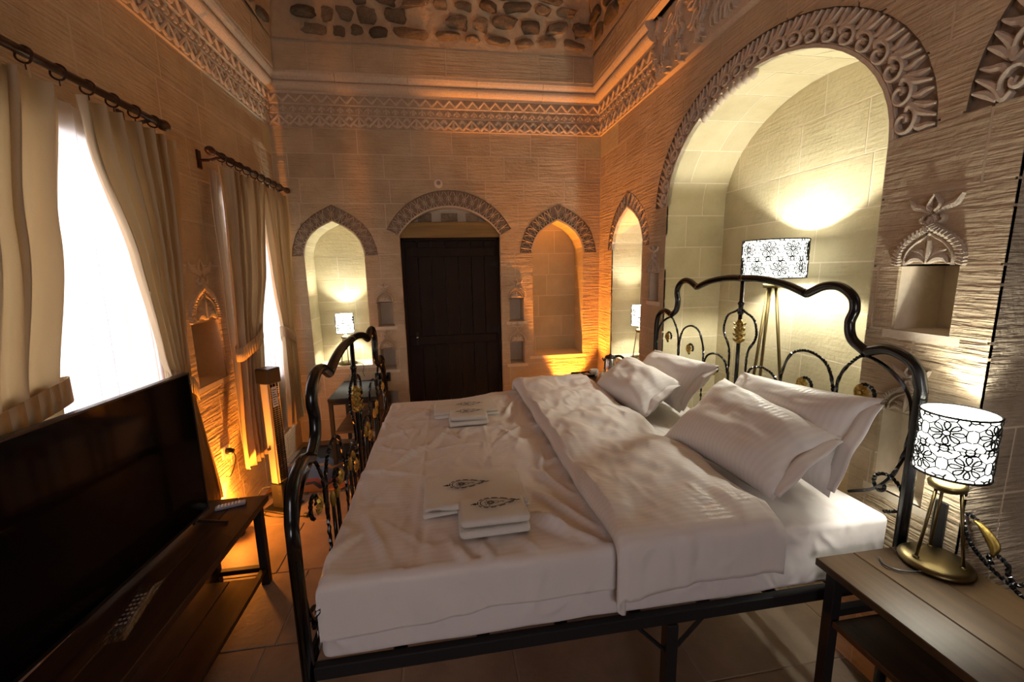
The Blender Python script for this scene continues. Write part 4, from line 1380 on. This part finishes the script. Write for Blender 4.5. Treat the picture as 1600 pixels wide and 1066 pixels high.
def table_lamp(loc, rotz=0.0):
    t = thing('table_lamp', '', 'lamp', loc, (0, 0, rotz), group='table lamps with cut metal shades')
    MB().lathe([(.0, 0), (.086, 0), (.092, .006), (.090, .014), (.079, .023), (.04, .029), (0, .031)], 36).build('base', M['brass'], t, smooth=True)
    for k in range(3):
        a = 2 * PI * k / 3 + .5
        mb = MB(); mb.tube([(.062 * math.cos(a), .062 * math.sin(a), .026), (.032 * math.cos(a), .032 * math.sin(a), .262)], .0046, 8)
        mb.lathe([(.009, 0), (.009, .008), (0, .010)], 8, c=(.062 * math.cos(a), .062 * math.sin(a), .022))
        mb.build('leg', M['brass'], t, smooth=True)
    MB().lathe([(0, .252), (.030, .255), (.044, .264), (.046, .276), (.036, .288), (.016, .292), (.014, .327), (0, .327)], 28).build('collar', M['brass'], t, smooth=True)
    MB().lathe([(.008, .325), (.018, .338), (.023, .358), (.017, .374), (0, .382)], 16).build('bulb', M['bulb'], t, smooth=True)
    sh_ = open_cyl(.0835, .319, .505).build('lamp_shade', M['shade'], t, smooth=True)
    filigree(.0865, .188, 2, 5).build('cut_metal_screen', M['iron_matte'], sh_, loc=(0, 0, .318))
    mb = MB()
    for k in range(3):
        a = 2 * PI * k / 3
        mb.tube([(0, 0, .335), (.0830 * math.cos(a), .0830 * math.sin(a), .335)], .0018, 5)
    mb.build('spider', M['iron_matte'], t)
    lamp_light(t, .405, LAMP_W)
    return t
L1 = table_lamp((1.503, .975, .70), .35)
tag(L1, 'brass tripod table lamp on the near bedside table', 'lamp')
L2 = copy_tree(L1); L2.location = (-1.0, YB + .12, .752); tag(L2, 'brass tripod table lamp in the pointed niche left of the door', 'lamp')
for c_ in L2.children:
    if c_.type == 'LIGHT': c_.data = c_.data.copy(); c_.data.energy = LAMP_W * 1.35
L3 = copy_tree(L1); L3.location = (1.80, 3.665, .80); tag(L3, 'brass tripod table lamp in the corner niche behind the kettle', 'lamp')
for c_ in L3.children:
    if c_.type == 'LIGHT': c_.data = c_.data.copy(); c_.data.energy = LAMP_W * 1.1
for c_ in L1.children:
    if c_.type == 'LIGHT': c_.data.energy = LAMP_W * .7
mb = MB(); mb.tube(spline([(-.085, .0, .008), (-.13, .03, .006), (-.15, .07, .006), (-.12, .10, .006)], 6), .0028, 6); mb.build('power_cord', M['plastic'], L1, smooth=True)
mb = MB(); mb.tube(spline([(.085, -.02, .01), (.14, -.08, .012), (.17, -.125, .008), (.175, -.140, -.02), (.165, -.142, -.07), (.18, -.143, -.11)], 6), .0028, 6); mb.build('power_cord', M['plastic'], L2, smooth=True, rot=(0, 0, -.35))

# floor lamp in the alcove
t = thing('floor_lamp', 'tall tripod floor lamp with a wide cut metal drum shade in the alcove', 'lamp', (1.83, 2.13, 0))
for k in range(3):
    a = 2 * PI * k / 3 + 1.15
    mb = MB(); mb.tube([(.19 * math.cos(a), .19 * math.sin(a), .0), (.022 * math.cos(a), .022 * math.sin(a), 1.53)], .0085, 8); mb.build('leg', M['brass'], t, smooth=True)
MB().lathe([(0, 1.525), (.042, 1.525), (.045, 1.535), (.045, 1.548), (.014, 1.552), (.014, 1.578), (0, 1.578)], 24).build('collar', M['brass'], t, smooth=True)
MB().lathe([(.008, 1.575), (.020, 1.59), (.027, 1.612), (.020, 1.632), (0, 1.64)], 16).build('bulb', M['bulb'], t, smooth=True)
sh_ = open_cyl(.157, 1.583, 1.785, 56).build('lamp_shade', M['shade'], t, smooth=True)
filigree(.160, .204, 2, 9, .0027).build('cut_metal_screen', M['iron_matte'], sh_, loc=(0, 0, 1.582))
mb = MB()
for k in range(3):
    a = 2 * PI * k / 3
    mb.tube([(0, 0, 1.605), (.156 * math.cos(a), .156 * math.sin(a), 1.605)], .002, 5)
mb.build('spider', M['iron_matte'], t)
lamp_light(t, 1.665, LAMP_W * 1.8)

# amber uplights on the floor
def uplight(label, loc, aim, e, size, spill):
    t = thing('floor_uplight', label, 'spotlight', loc, group='amber floor uplights')
    MB().lathe([(0, 0), (.055, 0), (.055, .012), (.02, .016), (.014, .03), (0, .03)], 20).build('foot', M['plastic'], t, smooth=True)
    MB().lathe([(.0, .028), (.038, .03), (.046, .05), (.048, .11), (.043, .11), (.040, .075), (0, .072)], 24).build('can', M['plastic'], t, smooth=True)
    MB().lathe([(.0, .080), (.038, .080), (.038, .083), (0, .084)], 20).build('lens', M['amber'], t, smooth=True)
    ld = bpy.data.lights.new('uplight_beam', 'SPOT')
    ld.energy = e; ld.color = (1.0, 0.31, 0.035); ld.spot_size = size; ld.spot_blend = .45; ld.shadow_soft_size = .02
    o = bpy.data.objects.new('uplight_beam', ld); col.objects.link(o); o.parent = t
    o.location = (0, 0, .114)
    d = Vector(aim).normalized()
    o.rotation_euler = d.to_track_quat('-Z', 'Y').to_euler()
    ld = bpy.data.lights.new('uplight_spill', 'POINT')
    ld.energy = spill; ld.color = (1.0, 0.31, 0.035); ld.shadow_soft_size = .03
    o = bpy.data.objects.new('uplight_spill', ld); col.objects.link(o); o.parent = t
    o.location = (0, 0, .15)
    return t
uplight('amber floor uplight between the television stand and the heater', (-1.405, 2.73, 0), (.02, .05, 1), UPLIGHT * 2.6, math.radians(80), 22.0)
uplight('amber floor uplight in the corner behind the kettle table', (1.24, 4.12, 0), (.06, -.03, 1), UPLIGHT * 8.0, math.radians(58), 7.0)

# ================================================================== kettle and cups
t = thing('electric_kettle', 'steel electric kettle with black handle on the far bedside table', 'kettle', (1.425, 3.46, .70))
MB().lathe([(0, 0), (.075, 0), (.078, .012), (.070, .022), (0, .022)], 28).build('base', M['plastic'], t, smooth=True)
MB().lathe([(.066, .023), (.068, .03), (.062, .09), (.052, .165), (.048, .172)], 28).build('body', M['steel'], t, smooth=True)
MB().lathe([(.049, .170), (.050, .178), (.040, .192), (.012, .198), (.010, .207), (0, .208)], 24).build('lid', M['plastic'], t, smooth=True)
mb = MB(); mb.tube(spline([(.035, -.02, .186), (.075, -.035, .190), (.105, -.05, .165), (.110, -.052, .13), (.098, -.047, .10)], 6), .011, 8, flat=1.3); mb.build('handle', M['plastic'], t, smooth=True)
mb = MB(); mb.tube([(-.046, .018, .15), (-.068, .026, .168)], lambda q: .016 - .008 * q, 8); mb.build('spout', M['steel'], t, smooth=True)
def cup(label, loc, rot):
    t = thing('tea_cup', label, 'cup', loc, rot, group='white cups beside the kettle')
    MB().lathe([(0, 0), (.022, 0), (.026, .006), (.036, .030), (.040, .058), (.037, .058), (.033, .030), (.022, .008), (0, .006)], 24).build('bowl', M['china'], t, smooth=True)
    mb = MB(); mb.tube(spline([(.037, 0, .048), (.058, 0, .046), (.060, 0, .026), (.036, 0, .018)], 5), .0045, 6); mb.build('handle', M['china'], t, smooth=True)
cup('white cup lying on its side right against the kettle', (1.30, 3.375, .742), (PI / 2, 0, .6))
cup('white upright cup on the far side of the lying cup', (1.30, 3.52, .70), (0, 0, 2.0))
t = thing('serving_tray', 'dark tray with sachets at the end of the far bedside table', 'tray', (1.20, 3.55, .70))
mb = MB(); mb.cbox(-.09, .09, -.07, .07, 0, .006, .002); mb.build('tray_base', M['iron_matte'], t)
mb = MB()
for a in ((-.09, .09, -.07, -.063), (-.09, .09, .063, .07), (-.09, -.083, -.063, .063), (.083, .09, -.063, .063)): mb.box(*a, .006, .02)
mb.build('rim', M['iron_matte'], t)
for k, (sx, c) in enumerate(((-.05, 'table_wood'), (-.015, 'china'), (.025, 'stand_wood'), (.058, 'grey_plastic'))):
    s_ = thing('sachet', ['brown sachet at the left end of the dark tray', 'white sachet second from the left end of the dark tray', 'dark sachet second from the right end of the dark tray', 'grey sachet at the right end of the dark tray'][k], 'sachet', (1.20 + sx, 3.55, .7065), (0, 0, .15 * (k - 1)), group='sachets on the tray')
    me = rounded_box(-.014, .014, -.045, .045, 0, .008, .0035, amp=.001, seed=k); me.materials.append(M[c]); put('packet', me, s_)

# ================================================================== television stand, television, remotes
t = thing('television_stand', 'long dark wooden television stand with open lower shelf', 'stand', (-1.225, 1.36, 0))
for k in range(2):
    a = -.075 + .15 * k
    MB().cbox(a + .0008, a + .1492, -.95, .95, .437, .47, .003).build('plank', M['stand_wood'], t)
for k in range(2):
    a = -.065 + .15 * k
    MB().cbox(a + .001, min(a + .149, .235), -.84, .745, .105, .128, .003).build('shelf_plank', M['stand_wood'], t)
for sx in (-.045, .198):
    for sy in (-.86, .87):
        MB().cbox(sx - .02, sx + .02, sy - .02, sy + .02, 0, .437, .002).build('leg', M['iron_matte'], t)
for sy in (-.86, .87):
    MB().box(-.026, .178, sy - .014, sy + .014, .077, .103).build('crossbar', M['iron_matte'], t)
for sx in (-.045, .198):
    MB().box(sx - .012, sx + .012, -.84, .85, .078, .103).build('side_bar', M['iron_matte'], t)

tvy = math.radians(-3.6)
t = thing('television', 'large black flat television on the dark wooden stand', 'television', (-1.25, 1.60, .47), (0, 0, tvy))
W_, H_ = 1.11, .70
MB().cbox(-.030, -.004, -W_ / 2, W_ / 2, .036, .036 + H_, .004).build('cabinet', M['plastic'], t)
mb = MB()
for a in ((-W_ / 2, W_ / 2, .036, .048), (-W_ / 2, W_ / 2, .036 + H_ - .008, .036 + H_), (-W_ / 2, -W_ / 2 + .008, .048, .028 + H_), (W_ / 2 - .008, W_ / 2, .048, .028 + H_)):
    mb.box(-.004, .003, *a)
mb.build('bezel', M['plastic'], t)
MB().box(-.003, .0005, -W_ / 2 + .008, W_ / 2 - .008, .048, .028 + H_).build('screen', M['screen'], t)
MB().cbox(-.036, -.03, -.30, .30, .10, .42, .002).build('rear_housing', M['plastic'], t)
for sy in (-.44, .47):
    mb = MB(); mb.tube([(-.016, sy, .045), (.0, sy, .022), (.13, sy, .006)], .006, 6, flat=1.6); mb.tube([(-.016, sy, .045), (-.018, sy, .022), (-.022, sy, .006)], .006, 6, flat=1.6)
    mb.build('foot', M['plastic'], t)

def remote(label, loc, rotz, L, w, body, buttons=True, sleeve=False):
    t = thing('remote_control', label, 'remote', loc, (0, 0, rotz), group='remotes on the television stand')
    me = rounded_box(-w / 2, w / 2, -L / 2, L / 2, 0.001, .018, .006, amp=0); me.materials.append(M[body]); put('body', me, t)
    if buttons:
        for r in range(7):
            for c in range(3):
                MB().cbox((c - 1) * w * .27 - .004, (c - 1) * w * .27 + .004, -L * .38 + r * L * .11 - .004, -L * .38 + r * L * .11 + .004, .0175, .0205, .001).build('button', M['grey_plastic'] if body != 'grey_plastic' else M['white_plastic'], t)
    if sleeve:
        mb = MB()
        def f(u, v):
            x = (u - .5) * (w + .03); y = (v - .5) * (L + .08)
            e = max(abs(2 * u - 1), abs(2 * v - 1))
            return (x, y, .004 + .022 * (1 - e ** 4) + .004 * noise.noise(Vector((x * 60, y * 40, 1))) * (1 - e ** 8))
        mb.grid(f, 12, 24); mb.build('plastic_sleeve', M['clear'], t, smooth=True)
remote('grey remote control at the far end of the television stand', (-1.145, 2.215, .47), math.radians(-70), .135, .036, 'grey_plastic')
remote('black remote control in a clear plastic sleeve in front of the television', (-1.155, 1.53, .47), math.radians(10), .21, .046, 'plastic', sleeve=True)

# ================================================================== heater, desk, rug
t = thing('rug', 'dark kilim rug with blue and orange figures under the small table', 'rug', (-.96, 3.66, 0.0))
m, nt, b = newmat('kilim_weave')
b.inputs['Roughness'].default_value = .95
tc = nd(nt, 'ShaderNodeTexCoord'); sp = nd(nt, 'ShaderNodeSeparateXYZ'); lk(nt, tc, 'Object', sp, 0)
def mth(op, a, bb=None):
    n = nd(nt, 'ShaderNodeMath', _operation=op)
    for i, q in enumerate((a, bb)):
        if q is None: continue
        if isinstance(q, (int, float)): n.inputs[i].default_value = q
        else: nt.links.new(q, n.inputs[i])
    return n.outputs[0]
zx = mth('PINGPONG', mth('MULTIPLY', sp.outputs['X'], 14.0), 1.0)
d_ = mth('ADD', sp.outputs['Y'], mth('MULTIPLY', zx, .05))
big = mth('MULTIPLY', mth('PINGPONG', mth('ADD', sp.outputs['X'], .9), .28), .5)
d2 = mth('ADD', d_, big)
cr = nd(nt, 'ShaderNodeValToRGB'); cr.color_ramp.interpolation = 'CONSTANT'
els = cr.color_ramp.elements
els[0].position = 0; els[0].color = (.014, .012, .014, 1); els[1].position = .14; els[1].color = (.30, .10, .02, 1)
for p_, c_ in ((.26, (.02, .016, .018, 1)), (.31, (.17, .03, .02, 1)), (.37, (.06, .085, .15, 1)), (.60, (.28, .12, .03, 1)), (.65, (.05, .07, .12, 1)), (.76, (.012, .011, .012, 1))):
    e = els.new(p_); e.color = c_
nt.links.new(mth('ADD', d2, .5), cr.inputs[0]); lk(nt, cr, 0, b, 'Base Color')
wv = nd(nt, 'ShaderNodeTexNoise', Scale=220.0); lk(nt, tc, 'Object', wv, 'Vector')
bp = nd(nt, 'ShaderNodeBump', Strength=1.0, Distance=.004); lk(nt, wv, 'Fac', bp, 'Height'); lk(nt, bp, 'Normal', b, 'Normal')
M['kilim'] = m
mb = MB(); mb.grid(lambda u, v: ((u - .5) * .92, (v - .5) * .92, .006 + .003 * noise.noise(Vector((u * 6, v * 6, 0)))), 24, 24)
o = mb.build('weave', M['kilim'], t, smooth=True); sm = o.modifiers.new('thickness', 'SOLIDIFY'); sm.thickness = .005
mb = MB()
rg = random.Random(3)
for k in range(60):
    x = -.455 + .91 * k / 59
    mb.tube([(x, -.46, .004), (x + rg.uniform(-.006, .006), -.495, .002)], .0022, 4)
o = mb.build('fringe', M['kilim'], t); o['kind'] = 'stuff'

t = thing('small_table', 'small black topped table with open wooden shelf below the lamp niche', 'table', (-.815, 3.94, .012))
for sx in (-.19, .19):
    for sy in (-.285, .285):
        MB().cbox(sx - .016, sx + .016, sy - .016, sy + .016, 0, .565, .002).build('leg', M['iron_matte'], t)
MB().cbox(-.21, .21, -.305, .305, .565, .592, .004).build('table_top', M['iron_matte'], t)
for a in ((-.174, .174, -.296, -.274), (-.174, .174, .274, .296)):
    MB().box(*a, .535, .562).build('apron', M['iron_matte'], t)
MB().cbox(-.172, .172, -.30, .27, .275, .295, .003).build('shelf', M['desk_wood'], t)
MB().box(-.172, .172, .27, .283, .10, .535).build('back_panel', M['desk_wood'], t)
MB().box(-.172, .172, -.295, -.275, .03, .055).build('stretcher', M['iron_matte'], t)

t = thing('infrared_heater', 'slim upright infrared heater with black cap in front of the window curtain', 'heater', (-1.215, 3.02, .0), (0, 0, -.42))
MB().cbox(-.10, .10, -.09, .09, .0, .018, .006).build('foot', M['plastic'], t)
MB().cbox(-.050, .050, -.045, .045, .018, .20, .006).build('switch_box', M['plastic'], t)
MB().cbox(-.042, .018, -.040, .040, .20, .93, .004).build('casing', M['silver'], t)
MB().box(.018, .022, -.034, .034, .215, .915).build('heating_panel', M['iron_matte'], t)
for k in range(46):
    z = .225 + k * .0148
    MB().box(.034, .037, -.036, .036, z, z + .003).build('grille_bar', M['steel'], t)
mb = MB()
for y_ in (-.036, -.012, .012, .036): mb.box(.0225, .036, y_ - .0012, y_ + .0012, .21, .92)
mb.build('grille_frame', M['steel'], t)
MB().box(.0375, .0385, -.026, .020, .76, .90).build('rating_label', M['white_plastic'], t)
mb = MB()
for k in range(7): mb.box(.0386, .0390, -.021, .014 - .008 * (k % 3), .775 + k * .017, .780 + k * .017)
mb.build('rating_print', M['thread'], t)
MB().cbox(-.058, .052, -.055, .055, .925, 1.03, .006).build('cap', M['plastic'], t)
MB().lathe([(.010, 0), (.010, .014), (0, .016)], 10, M=Matrix.Translation((-.02, -.04, .46)) @ Matrix.Rotation(PI / 2, 4, 'X')).build('knob', M['plastic'], t)
mb = MB(); mb.tube(spline([(-.052, -.03, .17), (-.11, -.06, .16), (-.135, -.09, .08), (-.10, -.11, .012), (.02, -.13, .006), (.14, -.10, .006), (.24, -.07, .006)], 8), .0035, 6); mb.build('power_cord', M['plastic'], t, smooth=True)
mb = MB(); mb.cbox(.235, .275, -.085, -.055, .002, .030, .006); mb.build('plug', M['plastic'], t)

# plug and socket low on the window wall
t = thing('wall_socket', 'small socket with a black plug low on the window wall', 'socket', (XL, 2.86, .52))
MB().cbox(.0005, .012, -.045, .045, -.04, .04, .003).build('plate', M['white_plastic'], t)
mb = MB(); mb.lathe([(.020, 0), (.022, .02), (.014, .045), (0, .048)], 14, M=Matrix.Translation((.012, 0, 0)) @ Matrix.Rotation(PI / 2, 4, 'Y')); mb.build('plug', M['plastic'], t, smooth=True)
mb = MB(); mb.tube(spline([(.05, 0, 0), (.07, -.02, -.05), (.05, -.06, -.14), (.04, -.10, -.13)], 6), .0032, 6); mb.build('plug_cord', M['plastic'], t, smooth=True)

# low iron scroll panel behind the near bedside table
t = thing('iron_scroll_panel', 'black iron post and twisted scroll with a gilded leaf behind the near table', 'panel', (1.628, .80, 0))
MB().cbox(-.034, -.022, .228, .262, 0, .865, .002).build('post', M['iron_matte'], t)
for pts in ([(0, .18, .835), (0, .155, .858), (0, .12, .855), (0, .09, .83)], [(0, .225, .80), (0, .205, .84), (0, .18, .835), (0, .165, .80), (0, .17, .76), (0, .12, .71), (0, .02, .67)],
            [(0, .145, .745), (0, .12, .77), (0, .09, .755), (0, .085, .725), (0, .06, .715), (0, .03, .74), (0, -.01, .745), (0, -.05, .72), (0, -.06, .66)]):
    pass
def srod(pts):
    mb_ = MB(); mb_.tube(spline([(.0, y_, z_) for y_, z_ in pts], 8), .007, 4, twist=110); mb_.build('scroll', M['iron'], t)
srod([(.235, .70), (.205, .76), (.195, .80), (.205, .835), (.19, .85), (.165, .842)])
srod([(.195, .80), (.17, .755), (.12, .715), (.06, .69), (.02, .66)])
srod([(.115, .725), (.125, .748), (.105, .762), (.08, .748), (.076, .722), (.055, .705), (.03, .725), (.0, .735), (-.04, .72), (-.06, .68)])
mb = MB()
mb.grid(lambda u, v: (-.004 - .010 * math.sin(PI * v), .165 - .055 * u ** .8 - .012 * math.sin(PI * u) + (v - .5) * .036 * math.sin(PI * min(1, u * .9 + .1)), .845 - .085 * u + .006 * math.sin(v * 18) * u), 14, 10)
o = mb.build('gilded_leaf', M['gold'], t, smooth=True); sm = o.modifiers.new('thickness', 'SOLIDIFY'); sm.thickness = .003
MB().box(-.012, .012, -.9, .262, .05, .075).build('lower_rail', M['iron_matte'], t)
MB().box(-.012, .012, -.90, -.87, 0, .8).build('post', M['iron_matte'], t)
MB().box(-.022, .012, .23, .26, .05, .075).build('bracket', M['iron_matte'], t)

# ================================================================== curtains
CX = -1.345
def lerp_tab(tab, z):
    if z >= tab[0][0]: return tab[0][1:]
    for a, b in zip(tab[:-1], tab[1:]):
        if a[0] >= z >= b[0]:
            q = (a[0] - z) / (a[0] - b[0]); q = q * q * (3 - 2 * q) * .5 + q * .5
            return tuple(x + (y_ - x) * q for x, y_ in zip(a[1:], b[1:]))
    return tab[-1][1:]
def curtain(label, tab, folds, amp, seed, mat='curtain', cat='curtain', name='curtain', cx=CX, tie=None, group='cream curtains', ncol=None):
    """tab rows: z, y_left, y_right, fold amplitude factor"""
    zt, zb = tab[0][0], tab[-1][0]
    r = thing(name, label, cat, (cx, (tab[0][1] + tab[0][2]) / 2, zb), group=group)
    oy = (tab[0][1] + tab[0][2]) / 2
    rg_ = random.Random(seed); ph = [rg_.uniform(0, 6) for _ in range(4)]
    def fn(u, v):
        z = zt + (zb - zt) * u
        y0, y1, k = lerp_tab(tab, z)
        s = v + .012 * math.sin(v * 23 + ph[0]) + .010 * math.sin(u * 5 + v * 9 + ph[1])
        f = 2 * PI * folds * s
        x = amp * k * (math.sin(f + ph[2]) + .35 * math.sin(2 * f + ph[3] + u * 1.5)) + .012 * noise.noise(Vector((v * 3, u * 4, seed)))
        y_ = y0 + (y1 - y0) * v + .18 * (y1 - y0) / folds * math.cos(f + ph[2]) * k
        return (x, y_ - oy, z - zb)
    mb = MB(); mb.grid(fn, 60, ncol or int(folds * 14))
    mb.build('cloth', M[mat], r, smooth=True)
    if tie:
        z, y0, y1 = tie
        tb = MB()
        pts = []
        n = 40
        for i in range(n):
            a = 2 * PI * i / n
            pts.append(Vector((.050 * math.cos(a) + .004 * math.cos(5 * a), (y0 + y1) / 2 - oy + (y1 - y0) / 2 * 1.02 * math.sin(a), z - zb - .06 * math.sin(a) * (1 if 'right' in label else -1))))
        for i in range(n):
            p, q = pts[i], pts[(i + 1) % n]
            up = Vector((0, 0, .045))
            tb.add([p - up, q - up, q + up, p + up], [(0, 1, 2, 3)])
        o = tb.build('tieback', M[mat], r, smooth=True)
        s2 = o.modifiers.new('thickness', 'SOLIDIFY'); s2.thickness = .004
    return r
curtain('left cream curtain of the nearer window', [(2.345, .90, 1.93, 1), (1.8, .92, 1.83, 1), (1.27, .95, 1.70, .8), (.8, .95, 1.66, .8), (.52, .92, 1.70, .8)], 8, .022, 1, tie=(1.20, .93, 1.715), cx=-1.368)
curtain('right cream curtain of the nearer window', [(2.345, 1.95, 2.52, 1), (2.2, 1.965, 2.51, 1), (1.75, 2.11, 2.475, .9), (1.28, 2.20, 2.41, .7), (1.10, 2.25, 2.40, .6), (.8, 2.27, 2.44, .8), (.38, 2.30, 2.50, 1)], 6, .028, 2, tie=(1.10, 2.235, 2.415))
curtain('left cream curtain of the farther window', [(2.335, 3.0, 3.58, 1), (2.2, 3.0, 3.56, 1), (1.7, 2.98, 3.46, .9), (1.22, 2.95, 3.28, .7), (.8, 2.92, 3.22, .8), (.37, 2.89, 3.26, 1)], 6, .028, 3, tie=(1.20, 2.94, 3.30))
curtain('right cream curtain of the farther window', [(2.335, 3.60, 4.10, 1), (2.2, 3.61, 4.10, 1), (1.7, 3.66, 4.05, .8), (1.13, 3.73, 3.94, .6), (.8, 3.70, 3.95, .8), (.38, 3.66, 3.97, 1)], 6, .026, 4, tie=(1.13, 3.72, 3.955))
curtain('white sheer voile of the nearer window', [(2.34, 1.18, 2.46, 1), (.30, 1.18, 2.46, 1)], 11, .007, 5, 'sheer', name='sheer_curtain', cx=-1.437, group='white sheers')
curtain('white sheer voile of the farther window', [(2.33, 3.06, 4.10, 1), (.30, 3.04, 4.08, 1)], 10, .007, 6, 'sheer', name='sheer_curtain', cx=-1.437, group='white sheers')

def rod(label, y0, y1, zr, rings):
    t = thing('curtain_rod', label, 'curtain rod', (CX, (y0 + y1) / 2, zr), group='curtain rods')
    oy = (y0 + y1) / 2
    MB().tube([(0, y0 - oy, 0), (0, y1 - oy, 0)], .0155, 12).build('pole', M['rod_wood'], t, smooth=True)
    Rm = Matrix.Rotation(-PI / 2, 4, 'X')
    for e, sg in ((y1, 1), (y0, -1)):
        Mx = Matrix.Translation((0, e - oy, 0)) @ (Rm if sg > 0 else Matrix.Rotation(PI / 2, 4, 'X'))
        MB().lathe([(.016, 0), (.020, .006), (.014, .014), (.024, .03), (.027, .048), (.022, .068), (.010, .085), (.004, .092), (0, .094)], 16, M=Mx).build('finial', M['rod_wood'], t, smooth=True)
    for y_ in (y0 + .06, y1 - .06):
        mb = MB(); mb.tube([(0, y_ - oy, -.012), (-.06, y_ - oy, -.03), (XL - CX, y_ - oy, -.03)], .009, 8); mb.cbox(XL - CX, XL - CX + .012, y_ - oy - .02, y_ - oy + .02, -.08, .03, .003)
        mb.build('bracket', M['rod_wood'], t)
    for y_ in rings:
        mb = MB()
        mb.tube([(.026 * math.cos(a * PI / 9), y_ - oy + .003 * math.sin(a), -.008 + .026 * math.sin(a * PI / 9)) for a in range(18)], .0038, 6, closed=True)
        mb.tube([(0, y_ - oy, -.034), (0, y_ - oy, -.055)], .0022, 5)
        mb.build('ring', M['rod_wood'], t, smooth=True)
rod('dark wooden curtain rod over the nearer window', .75, 2.44, 2.40, [1.0 + .128 * k for k in range(12)])
rod('dark wooden curtain rod over the farther window', 2.96, 4.13, 2.395, [3.04 + .118 * k for k in range(9)])
